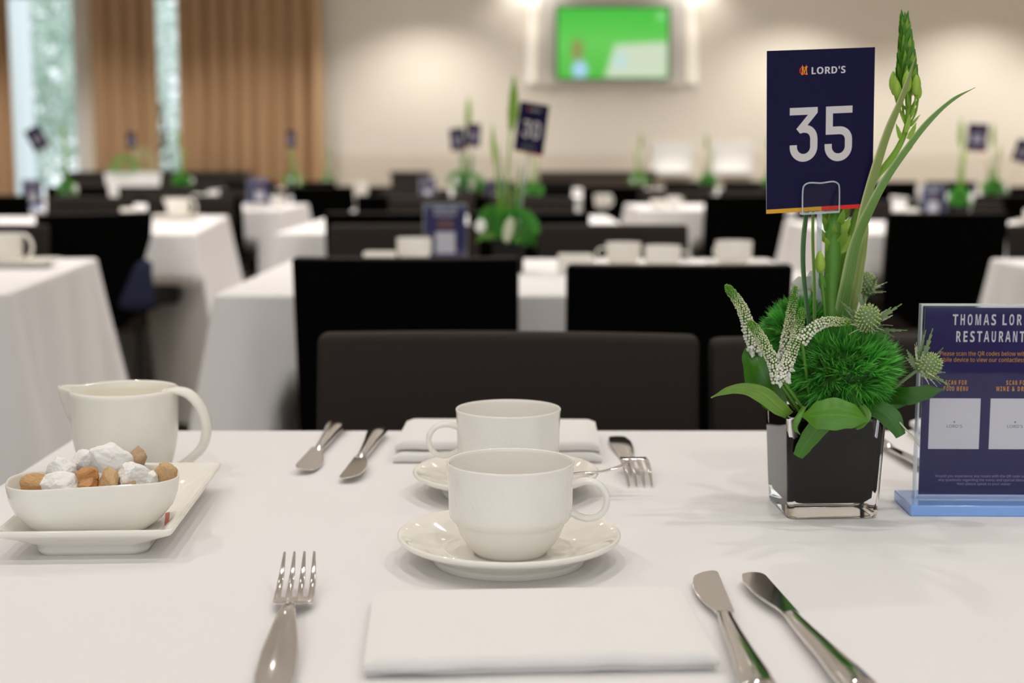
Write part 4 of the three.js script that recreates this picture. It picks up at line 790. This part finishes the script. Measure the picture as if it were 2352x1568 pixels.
function thistle(label, head, axis, r, stem, bracts, s) {
  srand(s);
  const t = stemThing('thistle', label, 'flower'), H = mm(head), A = V3(axis).normalize(), Q = new THREE.Quaternion().setFromUnitVectors(V(0, 1, 0), A);
  part('head', new THREE.SphereGeometry(1, 20, 14).scale(r * 0.82, r * 0.98, r * 0.82).applyQuaternion(Q).translate(H.x, H.y, H.z), mat.thistleLeaf, t);
  const spk = [], tip = [];
  for (let i = 0; i < 120; i++) {
    const y = 1 - 1.75 * (i + 0.5) / 120, a = i * 2.39996, q = Math.sqrt(Math.max(0, 1 - y * y)), n = V(q * Math.cos(a), y, q * Math.sin(a)), p = V(n.x * r * 0.95, n.y * r * 1.12, n.z * r * 0.95).applyQuaternion(Q).add(H), qn = new THREE.Quaternion().setFromUnitVectors(V(0, 1, 0), n.clone().applyQuaternion(Q));
    tip.push(new THREE.IcosahedronGeometry(0.00062, 1).applyQuaternion(qn).translate(p.x, p.y, p.z)); spk.push(new THREE.ConeGeometry(0.0007, 0.0034, 5).applyQuaternion(qn).translate(p.x, p.y, p.z));
  }
  part('florets', merge(tip), mat.thistlePale, t); part('spines', merge(spk), mat.bud, t);
  const base = H.clone().addScaledVector(A, -r * 0.8);
  for (const b of bracts) part('bract', spiny(base, mm(b), 0.0036, V(rr(-1, 1), rr(-1, 1), rr(-0.4, 0.4))), mat.thistleLeaf, t);
  for (let i = 0; i < 20; i++) { const a = i / 20 * 6.283 + rr(-0.1, 0.1), d = V(Math.cos(a), rr(0.15, 0.7), Math.sin(a)).applyQuaternion(Q).normalize(); part('small_bract', spiny(base.clone().addScaledVector(d, r * 0.5), base.clone().addScaledVector(d, r * rr(1.6, 2.3)), 0.0012, V(rr(-1, 1), rr(-1, 1), 0.3), 5), mat.thistlePale, t); }
  part('stem', taper(stem.map(mm), [0.0013], 7, 12), mat.thistleLeaf, t);
}
thistle('spiky thistle head above the large green bloom, its bracts spread towards the sign', [23, 152, 33], [-0.1, 1, 0.55], 0.0098, [[14, 80, 10], [18, 120, 18], [22, 145, 30]], [[20.7, 166, 26], [2.3, 164.9, 30], [6.8, 158.3, 35], [46.1, 163.7, 40], [49.5, 144.9, 45], [38.2, 139.8, 50], [43.9, 159, 20], [14.9, 173, 26]], 51);
thistle('spiky thistle head jutting out sideways in front of the menu sign', [65.5, 119, 45], [0.9, 0.42, 0.25], 0.0090, [[20, 80, 12], [43.4, 97, 24], [50.4, 105.9, 35], [58.5, 115, 43]], [[61.8, 145.5, 50], [67.7, 146.2, 45], [48, 130.8, 50], [48.6, 124.6, 45], [75.9, 132.1, 45], [77, 114.1, 50], [81.9, 102.1, 50], [74, 107.6, 50]], 52);
thistle('spiky thistle head at the back, half hidden by the pale grass blade', [33.7, 172.9, -20], [0.1, 1, 0.1], 0.0085, [[14, 76, -10], [28.4, 123.8, -10], [32, 157.1, -15], [33.6, 166.8, -20]], [[40, 179, -10], [44.8, 168.7, -10], [28.8, 160, 0], [37, 176, -4]], 53);
// tall green bud stems
function bractAt(p, d, len, w, m, t, nm = 'bract') { const q = d.clone().normalize(), s = q.clone().cross(V(0.21, 0.35, 0.9)).normalize(); return part(nm, leafGeo([p, p.clone().addScaledVector(q, len * 0.5).add(V(0, len * 0.08, 0)), p.clone().addScaledVector(q, len).add(V(0, len * 0.3, 0))], [w * 0.6, w, w * 0.75, w * 0.1], s, s, { seg: 8, cup: 0.35, thick: 0.00025 }), m, t); }
const budGeo = lathe([[0.0004, 0], [0.0019, 0.0008], [0.0030, 0.0030], [0.0034, 0.0058], [0.0030, 0.0092], [0.0020, 0.0122], [0.0007, 0.0146], [0, 0.0152]], 14);
function budAt(p, d, k, t, m = mat.bud) { const b = part('bud', budGeo, m, t); b.position.copy(p); b.quaternion.setFromUnitVectors(V(0, 1, 0), d.clone().normalize()); b.scale.setScalar(k); return b; }
{
  srand(70);
  const t = stemThing('green_bud_stem', 'tall curving green flower stem with a pointed bud head beside the number 35 card', 'flower');
  const pts = [[6.5, 85, -18], [9, 121.8, -22], [15.3, 190.4, -20], [23.9, 224.1, -18], [34.0, 250.2, -15], [45.0, 265.6, -10], [52.0, 277.0, -8], [57.0, 291, -6], [58.2, 302.5, -5], [55.8, 322.5, -4], [52.8, 345, -3], [50.8, 372, -2]].map(mm), curve = new THREE.CatmullRomCurve3(pts);
  part('stem', taper(pts, [0.0030, 0.0030, 0.0029, 0.0028, 0.0027, 0.0026, 0.0022, 0.0022, 0.0020, 0.0014, 0.0006], 10, 60), mat.stemLight, t);
  const head = [V(0.0556, 0.3220, -0.004), V(0.0540, 0.345, -0.003), V(0.0512, 0.374, -0.002)], hc = new THREE.CatmullRomCurve3(head);
  part('head_core', taper(head, [0.0048, 0.0052, 0.0042, 0.0014], 10, 16), mat.bractDark, t);
  for (let i = 0; i < 78; i++) { const u = Math.pow(i / 78, 0.95), p = hc.getPoint(u * 0.97), a = i * 2.39996, r = lerp(0.0042, 0.0016, u * u), n = V(Math.cos(a), 0, Math.sin(a)); bractAt(p.clone().addScaledVector(n, r), n.clone().multiplyScalar(lerp(0.42, 0.2, u)).add(V(0, 1, 0)), lerp(0.0105, 0.0060, u), lerp(0.0026, 0.0014, u), i % 3 ? mat.bractDark : mat.bract, t); }
  for (let i = 0; i < 9; i++) {
    const a = i / 9 * 6.283 + 0.4, n = V(Math.cos(a), 0, Math.sin(a)), h0 = 0.2925 + (i % 3) * 0.006, far = 0.0085 + (i % 2) * 0.0015, c = curve.getPoint(0.80), p0 = V(0.058, h0, -0.0055), p1 = V(0.0562, 0.3135 + (i % 3) * 0.0025, -0.0045).addScaledVector(n, far);
    part('pedicel', taper([p0, p0.clone().lerp(p1, 0.5).addScaledVector(n, 0.002), p1], [0.0008], 6, 8), mat.stemLight, t);
    budAt(p1, n.clone().multiplyScalar(i % 2 ? 0.05 : -0.05).add(V(-0.05, 1, 0)), 0.95 + (i % 3) * 0.07, t);
    bractAt(p0, n.clone().add(V(0, 0.7, 0)), 0.011, 0.0013, mat.bud, t);
  }
  for (const [x, y, z, dx] of [[53.5, 283, -6, -0.5], [58.5, 275, -5, 0.45], [58.0, 284, -3, 0.6], [56, 289, -3, 0.2]]) bractAt(mm([x, y, z]), V(dx, 1, 0.2), 0.0105, 0.0022, mat.bud, t);
}
{
  srand(71);
  const t = stemThing('green_bud_stem', 'thick straight green flower stem rising behind the lower edge of the number 35 card', 'flower');
  const pts = [[2, 80, 4], [2.6, 129.8, 2], [3.4, 159.6, -1], [4.5, 192.4, -6], [5.3, 212, -11], [8.6, 229, -18], [12.4, 246, -27]].map(mm);
  part('stem', taper(pts, [0.0068, 0.0066, 0.0064, 0.0062, 0.0058, 0.0052, 0.0044], 14, 40), mat.stem, t);
  for (let i = 0; i < 26; i++) { const u = i / 26, a = i * 2.39996, n = V(Math.cos(a), 0, Math.sin(a)), p = V(lerp(0.0050, 0.0115, u), lerp(0.198, 0.246, u), lerp(-0.008, -0.030, u)); bractAt(p.addScaledVector(n, 0.0048), n.clone().multiplyScalar(0.75).add(V(0, 0.85, 0)), rr(0.0095, 0.0135), 0.0036, i % 4 ? mat.bract : mat.bud, t); }
  budAt(mm([-7.2, 183, 6]), V(-0.06, 1, 0), 1.18, t, mat.bud); budAt(mm([14.5, 170, 4]), V(0.1, 1, 0), 1.05, t, mat.thistlePale); budAt(mm([-4.2, 170, 6]), V(-0.2, 1, 0), 0.9, t, mat.bractDark);
  for (const p of [[[-7.2, 184, 6], [-4.5, 160, 10], [-1, 130, 8]], [[14.5, 171, 4], [10, 150, 6], [5, 125, 8]], [[-4.2, 171, 6], [-3, 150, 8], [0, 130, 8]]]) part('pedicel', taper(p.map(mm), [0.0013], 6, 8), mat.stem, t);
}
// grass blades, striped along their length
const bladeTex = (cream, green) => noiseTex(64, (x) => { const u = (x / 64) % 0.5 * 2, s = Math.sin(u * 40) * 0.5 + 0.5, e = smooth(Math.abs(u - 0.5), 0.28, 0.46), k = clamp(e * 0.9 + s * 0.28, 0, 1); return [lerp(green[0], cream[0], k), lerp(green[1], cream[1], k), lerp(green[2], cream[2], k)]; });
const bladeMat = (c, g) => { const t = bladeTex(c, g); t.colorSpace = THREE.SRGBColorSpace; return phys(0xffffff, 0.45, { map: t, transmission: 0.25, thickness: 0 }); };
const bladePale = bladeMat([216, 216, 164], [146, 166, 84]), bladeGreen = bladeMat([176, 198, 132], [104, 146, 62]), bladeDark = bladeMat([110, 150, 90], [42, 88, 40]);
function blade(label, pts, ws, a, b, m) { return single('grass_blade', leafGeo(pts.map(mm), ws, V3(a), V3(b), { seg: 50, cup: 0.3, thick: 0.0002 }), m, label, 'grass blade', [VX, TY, VZ]); }
blade('long striped grass blade crossing in front of the bud head', [[16, 85, -4], [19, 157.6, -10], [21.3, 191.2, -10], [27.9, 231.2, -8], [35.1, 262.5, -5], [42.1, 290.1, 0], [50.4, 317.1, 8], [56.8, 344.6, 15]], [0.003, 0.0036, 0.0036, 0.0034, 0.0034, 0.0030, 0.0021, 0.0003], [1, -0.2, 0.3], [1, -0.35, 0.3], bladePale);
blade('long green grass blade arching farthest out past the lower corner of the number 35 card', [[6, 85, 2], [9.7, 149.8, 5], [12.5, 179.6, 12], [16.7, 209.4, 18], [25.2, 234.9, 25], [35.0, 254.0, 25], [48.6, 274.5, 25], [64.8, 295.9, 25], [82.6, 312.3, 25], [98.2, 320.8, 25]], [0.004, 0.0052, 0.0048, 0.0038, 0.0032, 0.0027, 0.0023, 0.0014, 0.0002], [1, -0.1, 0.4], [0.5, -0.8, 0.4], bladeGreen);
blade('broad pale striped grass blade standing beside the thick green stem', [[12, 85, 0], [13.2, 147.1, 2], [16.9, 172.3, 4], [21.1, 192, 2], [25.9, 211.5, -4], [29.4, 227.6, -15]], [0.004, 0.0075, 0.0078, 0.0062, 0.0045, 0.003], [1, -0.15, 0.15], [1, -0.15, 0.15], bladePale);
blade('thin dark grass blade below the card, the outer of two', [[-14, 80, 16], [-17.7, 138.9, 26], [-20.9, 164.4, 24], [-23.1, 190, 20], [-21.7, 209.1, 12], [-17.4, 226.8, -1], [-13.8, 238.2, -12]], [0.0014, 0.0017, 0.0017, 0.0019, 0.0020, 0.0018, 0.0014], [0.8, 0, 0.6], [0.9, 0, 0.4], bladeDark);
blade('thin straight grass blade below the card, next to the clear pick', [[-10, 80, 12], [-12.9, 147.5, 18], [-13.3, 179.9, 14], [-13.7, 205.7, 8], [-12.1, 226.8, -2], [-10.2, 240.5, -12]], [0.0012, 0.0014, 0.0014, 0.0013, 0.0012], [0.7, 0, 0.7], [0.7, 0, 0.7], bladeGreen);
// broad leaves
function leaf(label, pts, ws, a, b, m, o) { return single('leaf', leafGeo(pts.map(mm), ws, V3(a), V3(b), { seg: 36, cup: 0.2, ...o }), m, label, 'leaf', [VX, TY, VZ]); }
leaf('broad cupped upright leaf under the outermost white spikes', [[-34.1, 79, 22], [-44.8, 92.8, 26], [-52.5, 106.5, 26], [-57.0, 118.5, 22], [-62.9, 132.9, 10]], [0.004, 0.0100, 0.0145, 0.0125, 0.0008], [0.9, 0.25, 0.35], [0.95, 0.1, -0.25], mat.leafMid, { arch: 0.35 });
leaf('long twisted leaf drooping over the vase corner, its tip pointing towards the cups', [[-33.0, 79.2, 31], [-42.5, 86.5, 36], [-55.1, 96.8, 40], [-68.4, 101.2, 40], [-81.3, 99.6, 40], [-93.1, 93.6, 40]], [0.0040, 0.0062, 0.0072, 0.0058, 0.0046, 0.0004], [0.65, 0.75, 0.25], [0.05, 0.72, 0.7], mat.leafPale);
leaf('wide bright leaf folded over the front rim of the vase', [[-28.7, 81.7, 50], [-17.9, 84.5, 60], [-6.6, 86.0, 64], [6.0, 84.5, 64], [19.9, 79.7, 60]], [0.0008, 0.0105, 0.0122, 0.0095, 0.0006], [0.1, 0.92, -0.35], [0, 0.92, -0.35], mat.leafLight, { cup: 0.12 });
leaf('strap leaf hanging straight down the black front of the vase', [[-9.5, 82, 42], [-13.5, 75.2, 50], [-19.2, 66.4, 48], [-24.1, 57.4, 45], [-28.1, 49.8, 43]], [0.0062, 0.0078, 0.0072, 0.0058, 0.0040], [0.95, -0.3, 0.05], [0.9, -0.45, 0.05], mat.leafMid);
leaf('folded leaf hanging over the vase corner nearest the menu sign', [[16.8, 84.0, 30], [29.7, 85.4, 42], [38.7, 79.3, 47], [46.5, 66.4, 48]], [0.0030, 0.0070, 0.0078, 0.0040], [0.35, 0.85, 0.3], [0.85, 0.5, 0.1], mat.leafDark);
leaf('long leaf reaching sideways across the edge of the menu sign', [[34, 88, 15], [44.3, 91, 24], [55.5, 93.7, 36], [66.5, 96.9, 40], [79.6, 100.5, 42]], [0.0035, 0.0062, 0.0074, 0.0066, 0.0004], [0.0, 0.9, 0.4], [0, 0.9, 0.4], mat.leafDark);
leaf('pale leaf behind the vase corner, ending at the edge of the menu sign', [[34, 82, -8], [44.4, 82.6, -4], [57.1, 84.2, -6], [75.3, 86.6, -10]], [0.006, 0.0085, 0.0085, 0.004], [0.0, 1, 0.2], [0, 1, 0.2], mat.leafMid);
leaf('tiny curled leaf tip hooked over the front vase rim', [[-25.1, 88, 46], [-31.1, 80.3, 53], [-33.0, 73.3, 54], [-29.1, 68.5, 53]], [0.0020, 0.0024, 0.0016, 0.0004], [0.9, 0.3, 0.2], [0.9, 0, 0.2], mat.leafLight);
leaf('small yellowish leaf end under the tip of the wide bright leaf', [[17.0, 88.6, 46], [19.5, 82.2, 52], [15.5, 76.5, 54], [11.7, 72.9, 54]], [0.0030, 0.0036, 0.0030, 0.0012], [0.8, 0.5, 0.2], [0.8, 0.5, 0.2], mat.leafLight);
single('tendril', taper([[36, 84, 30], [44, 78, 46], [49.1, 72, 50], [54.1, 67.1, 52], [59.5, 58.9, 52]].map(mm), [0.0008, 0.0006, 0.0004], 6, 20), mat.thistlePale, 'thin dry tendril trailing from the leaves towards the menu sign', 'tendril', [VX, TY, VZ]);
{
  const t = stemThing('white_blossom', 'soft white blossom at the back of the bouquet, behind the two thin grass blades', 'flower'), c = mm([-6, 168, -26]);
  srand(77);
  for (let i = 0; i < 9; i++) { const a = i / 9 * 6.283, k = i % 2 ? 0.7 : 1, d = V(Math.cos(a) * 1.3, Math.sin(a) * 1.15, 0.5 * k), s = V(-Math.sin(a), Math.cos(a), 0); part('petal', leafGeo([c, c.clone().addScaledVector(d, 0.008 * k), c.clone().addScaledVector(d, 0.0150 * k).add(V(0, 0, 0.003))], [0.002, 0.0072 * k, 0.0066 * k, 0.001], s, s, { seg: 10, cup: 0.3, thick: 0.0002 }), mat.petal, t); }
  part('centre', new THREE.SphereGeometry(0.0022, 12, 8).translate(c.x, c.y, c.z + 0.003), mat.bud, t);
  part('stem', taper([c, mm([-7, 120, -20]), mm([-4, 78, -8])], [0.0016], 7, 12), mat.stem, t);
}

// ---------------------------------------------------------------- things on the tables behind
let arr0;
function bouquet(label, [x, z], turn, s = 1, y = TY) {
  if (arr0) { const o = dup(arr0, label, [x, y, z], turn); o.scale.setScalar(s); return o; }
  const t = arr0 = thing('flower_arrangement', label, 'flowers', [x, y, z], turn); t.scale.setScalar(s);
  part('vase', loft([[0.030, 0], [0.034, 0.002], [0.0378, 0.076], [0.0365, 0.078]].map(([a, q]) => rrect(a, a, 0.005, q, 4, 2))), phys([0.004, 0.0035, 0.0035], 0.3, { specularIntensity: 0.4 }), t);
  part('pompom', pomGeo([0.016, 0.108, 0.012], 0.058, 0.046, 0.045, 91, 380, 9), pomMat, t);
  part('pompom', pomGeo([-0.030, 0.118, -0.008], 0.048, 0.042, 0.040, 92, 280, 9), pomMat, t);
  for (const [pts, ws, a, m] of [[[[0, 85, 40], [10, 92, 50], [20, 84, 58], [30, 70, 60]], [0.002, 0.012, 0.011, 0.001], [0.3, 0.9, -0.2], mat.leafMid], [[[-25, 80, 25], [-48, 92, 30], [-66, 86, 32], [-78, 72, 34]], [0.002, 0.010, 0.009, 0.001], [0, 0.9, 0.4], mat.leafLight], [[[30, 84, 10], [48, 90, 14], [58, 78, 18], [62, 56, 20]], [0.003, 0.011, 0.010, 0.001], [0.4, 0.6, 0.6], mat.leafMid], [[[-20, 82, -10], [-40, 106, -4], [-46, 128, 2]], [0.003, 0.012, 0.001], [0.9, 0.3, 0.2], mat.leafDark]]) part('leaf', leafGeo(pts.map(mm), ws, V3(a), V3(a), { seg: 14 }), m, t);
  part('pale_bloom', new THREE.SphereGeometry(1, 14, 10).scale(0.013, 0.030, 0.008).rotateZ(-0.2).translate(0.000, 0.104, 0.058), mat.thistlePale, t);
  part('white_bloom', new THREE.SphereGeometry(1, 14, 10).scale(0.014, 0.016, 0.012).translate(-0.066, 0.112, 0.034), mat.petal, t);
  part('tall_stem', taper([[0, 80, 0], [-4, 200, 4], [2, 300, 4], [8, 360, 4]].map(mm), [0.004, 0.0035, 0.003, 0.002], 8, 20), mat.stemLight, t);
  part('bud_head', taper([[6, 335, 4], [10, 375, 4], [12, 420, 4], [12, 462, 4]].map(mm), [0.006, 0.0125, 0.0105, 0.0015], 10, 16), mat.bract, t);
  for (const [x, k] of [[-16, 300], [20, 250]]) part('short_stem', taper([mm([x * 0.5, 80, 0]), mm([x, 180, 6]), mm([x * 1.5, k, 4])], [0.0045, 0.004, 0.0015], 8, 12), mat.stem, t);
  part('short_stem', taper([[-10, 80, 10], [-26, 200, 10], [-34, 270, 8]].map(mm), [0.0035, 0.003, 0.002], 8, 14), mat.stemLight, t);
  part('bud_head', taper([[-33, 262, 8], [-36, 300, 8], [-37, 350, 8]].map(mm), [0.005, 0.0065, 0.001], 10, 12), mat.bud, t);
  for (const [a, b] of [[[10, 80, 0], [40, 250, 0]], [[4, 80, 8], [18, 260, 6]]]) part('grass_blade', leafGeo([mm(a), mm(a).lerp(mm(b), 0.5), mm(b)], [0.003, 0.004, 0.0005], V(1, 0, 0.2), V(1, 0, 0.2), { seg: 12 }), bladeGreen, t);
  return t;
}
bouquet('blurred flower arrangement in a black vase beside the tilted number 30 card', [-0.008, -3.40], 0, 1);
bouquet('blurred green bouquet behind the small menu sign and its two little cards', [-0.25, -7.75], 0.5, 1.3);
bouquet('blurred bouquet in front of the wide window gap, below the crooked dark card', [-2.42, -7.75], 2.1, 1.0);
bouquet('blurred bouquet at the edge of the brown curtain with a purple card on its stem', [-1.60, -10.45], 1.0, 1.05);
bouquet('blurred bouquet where the curtain meets the narrow strip of daylight', [-2.36, -10.2], 2.8, 1.05);
bouquet('blurred bouquet under the nearer of two small cards beside the tall flower stem', [1.89, -6.05], 1.6, 0.95);
bouquet('blurred bouquet under the small card that the picture edge cuts off', [2.60, -7.75], 2.2, 1.0);
bouquet('faint bouquet against the cream wall, before the first glowing wall light', [0.94, -10.6], 0.4, 1.0);
bouquet('faint bouquet between the two glowing wall lights', [1.46, -10.7], 2.6, 1.0);
bouquet('faint low bouquet where the curtain edge meets the cream wall', [-1.62, -12.6], 0.9, 0.8);
bouquet('faint bouquet right behind the edge of the big number card', [1.90, -10.6], 2.0, 0.95);
bouquet('small blurred bouquet close behind the tilted number 30 card', [0.12, -8.2], 3.3, 0.8);
let longHolder;
function farCard(label, tex, [x, h, d], rot, hLabel) {
  card(label, tex, [x, TY + h, -d], rot);
  if (!longHolder) longHolder = cardHolder(hLabel, [0, 0, 0], [0, 0, 0], 0.30);
  const o = longHolder.userData.used ? dup(longHolder, hLabel, [x, TY + h, -d]) : longHolder; longHolder.userData.used = true; o.position.set(x, TY + h, -d); o.rotation.order = 'YXZ'; o.rotation.set(...rot);
}
farCard('tilted navy card reading 30 above the blurred bouquet', tex30, [0.0465, 0.341, 3.44], [0, -0.62, -0.16], 'clear pick holding the tilted number 30 card');
farCard('crooked dark number card in front of the wide window gap', texFar, [-2.48, 0.375, 7.5], [0, 0.1, 0.46], 'clear pick holding the crooked card before the window');
farCard('small navy card next to the blurred flower stems, the farther from the number 30 card', texFar, [-0.290, 0.372, 7.68], [0, 0.3, 0.1], 'clear pick of the small card among the blurred stems, outer one');
farCard('small navy card just behind the number 30 card', texFar, [-0.205, 0.394, 7.6], [0, -0.5, -0.08], 'clear pick of the small card just behind the number 30 card');
farCard('small navy card beside the arching grass tip, the nearer of the pair', texFar, [2.008, 0.360, 6.2], [0, 0, -0.06], 'clear pick of the nearer card beside the arching grass tip');
farCard('small navy card cut off by the picture edge', texFar, [2.74, 0.309, 7.7], [0, -0.3, -0.28], 'clear pick of the card cut off by the picture edge');
farCard('faint purple card before the narrow curtain, over the trough planter', texFar, [-2.755, 0.40, 10.4], [0, 1.0, 0.1], 'clear pick of the faint card before the narrow curtain');
farCard('faint purple card before the wide curtain, near its edge', texFar, [-1.60, 0.41, 10.4], [0, 0.9, 0], 'clear pick of the faint card before the wide curtain');
for (const [l, x, d, r] of [
  ['beside the bouquet with the number 30 card', -0.166, 3.55, 0.03], ['below the crooked card in front of the window', -2.60, 7.75, 0.1], ['beside the far green bouquet close to the tall flower stem', 1.80, 6.1, 0.05], ['in front of the wide curtain, the nearer of two', -1.43, 8.1, 0.2], ['in front of the wide curtain, the farther of two', -1.52, 8.5, -0.2], ['peeking over the dark chairs between two white plates', -0.50, 8.5, 0.6], ['behind the stems of the number 30 bouquet', -0.09, 7.68, -0.5],
]) menuSign('small blurred menu sign holder ' + l, 'small blurred navy menu card ' + l, [x, -d], r);
// cups, dishes and napkins on the other tables
dup(scene.getObjectByName('serving_dish'), 'blurred white dish under the second jug, on the side table', [-1.25, TY, -3.55], Math.PI / 2);
dup(scene.getObjectByName('milk_jug'), 'blurred second white jug at the picture edge, above the front milk jug', [-1.27, TY + 0.0092, -3.56], -0.05);
dup(scene.getObjectByName('serving_dish'), 'blurred white dish under the third jug, beyond the sideways black chair', [-1.50, TY, -6.35], 1.3);
dup(scene.getObjectByName('milk_jug'), 'blurred third white jug on the cloth beyond the sideways black chair', [-1.485, TY + 0.0092, -6.35], -0.1).scale.setScalar(1.15);
makeSaucer('upper blurred saucer of the pile left of the small menu sign', [-0.262, -3.42], 0.010);
cup('blurred cup pushed against the small menu sign', [-0.235, -3.42], -1.6, 0.018);
single('side_dish', saucerGeo, mat.china, 'lower blurred saucer of the pile left of the small menu sign', 'saucer', [-0.262, TY, -3.42]);
function stackBox(label, x, z, w, h) { return single('square_pot', loft([[0.86, 0], [0.97, 0.06], [1, 0.2], [1, 0.94], [0.97, 1], [0.9, 0.99], [0.88, 0.5]].map(([k, y]) => rrect(w * k, w * 0.7 * k, w * 0.3, y * h, 5, 3))), mat.china, label, 'pot', [x, TY, z]); }
stackBox('square white pot beside the stacked saucers on the second table', -0.312, -3.36, 0.038, 0.052);
stackBox('blurred white sugar pot beside the cups on the second table, nearest the bouquet', 0.150, -3.36, 0.042, 0.046);
makeSaucer('blurred saucer under the taller cup on the second table', [0.272, -3.42]); cup('blurred cup with its handle towards the bouquet on the second table', [0.268, -3.42], Math.PI);
makeSaucer('blurred saucer under the lower cup on the second table', [0.362, -3.30]); cup('blurred cup with its handle away from the bouquet on the second table', [0.350, -3.30], -0.2, 0.0072);
[0, 0.0062, 0.0124].forEach((h, i) => makeSaucer(['lowest saucer of the white pile at the edge of the second table', 'middle saucer of the white pile at the edge of the second table', 'top saucer of the white pile at the edge of the second table'][i], [0.520, -3.27], h));
cup('blurred cup standing on the white pile at the edge of the second table', [0.510, -3.27], 2.2, 0.0196);
{
  const j = scene.getObjectByName('milk_jug');
  dup(j, 'blurred white jug among the cups before the dark chairs, mid table under the television', [0.50, TY, -7.9], 0.6);
  dup(j, 'tall blurred white jug standing alone before the short dark cabinet', [-0.93, TY, -8.8], 1.4).scale.set(1, 1.7, 1);
}
stackBox('small round white dish beside the jug beyond the black sideways chair', -1.72, -6.45, 0.045, 0.05);
cup('blurred cup on the small cloth corner before the wide curtain', [-1.33, -8.1], 0.4, 0); makeSaucer('blurred saucer on the small cloth corner before the wide curtain', [-1.42, -7.95]);
cup('blurred cup on the white cloth under the first glowing wall light', [0.90, -7.95], -0.6, 0.0);
stackBox('blurred white dish on the cloth in the gap between dark chairs', 0.80, -7.85, 0.04, 0.05);
cup('blurred cup beside the menu sign near the arching grass tip', [1.68, -6.05], 0.3, 0.0);
cup('blurred cup at the picture edge under the cut off number card', [2.16, -5.9], 0.3, 0.0);
makeSaucer('blurred saucer at the picture edge under the cut off number card', [2.16, -5.9]);
[['blurred folded napkin behind the sideways black chair', -2.20, -7.9], ['blurred folded napkin over the black chairs left of the small menu sign', -0.755, -7.9], ['blurred folded napkin right behind the number 30 bouquet', 0.045, -7.75], ['faint folded napkin far behind the small menu sign', -0.70, -10.3], ['faint folded napkin before the dark brown sideboard', 0.60, -10.3], ['faint folded napkin close to the big number card', 1.62, -10.3], ['faint folded napkin below the edge of the wide curtain', -2.0, -10.3]].forEach(([l, x, z]) => dup(napFar, l, [x, TY, z]));
{
  const t = thing('trough_planter', 'white trough planter of green plants in front of the narrow curtain', 'planter', [-2.74, TY, -10.35]);
  part('trough', loft([[0.16, 0.05, 0], [0.175, 0.06, 0.04], [0.195, 0.065, 0.165], [0.19, 0.06, 0.17], [0.18, 0.05, 0.155]].map(([a, b, y]) => rrect(a, b, 0.02, y, 5, 4))), mat.white, t);
  part('foliage', pomGeo([-0.05, 0.20, 0.02], 0.12, 0.105, 0.06, 95, 200, 8), pomMat, t);
  part('pale_foliage', pomGeo([0.07, 0.23, 0], 0.085, 0.16, 0.05, 96, 160, 8), std([0.45, 0.48, 0.25], 0.6), t);
}
renderer.render(scene, camera);
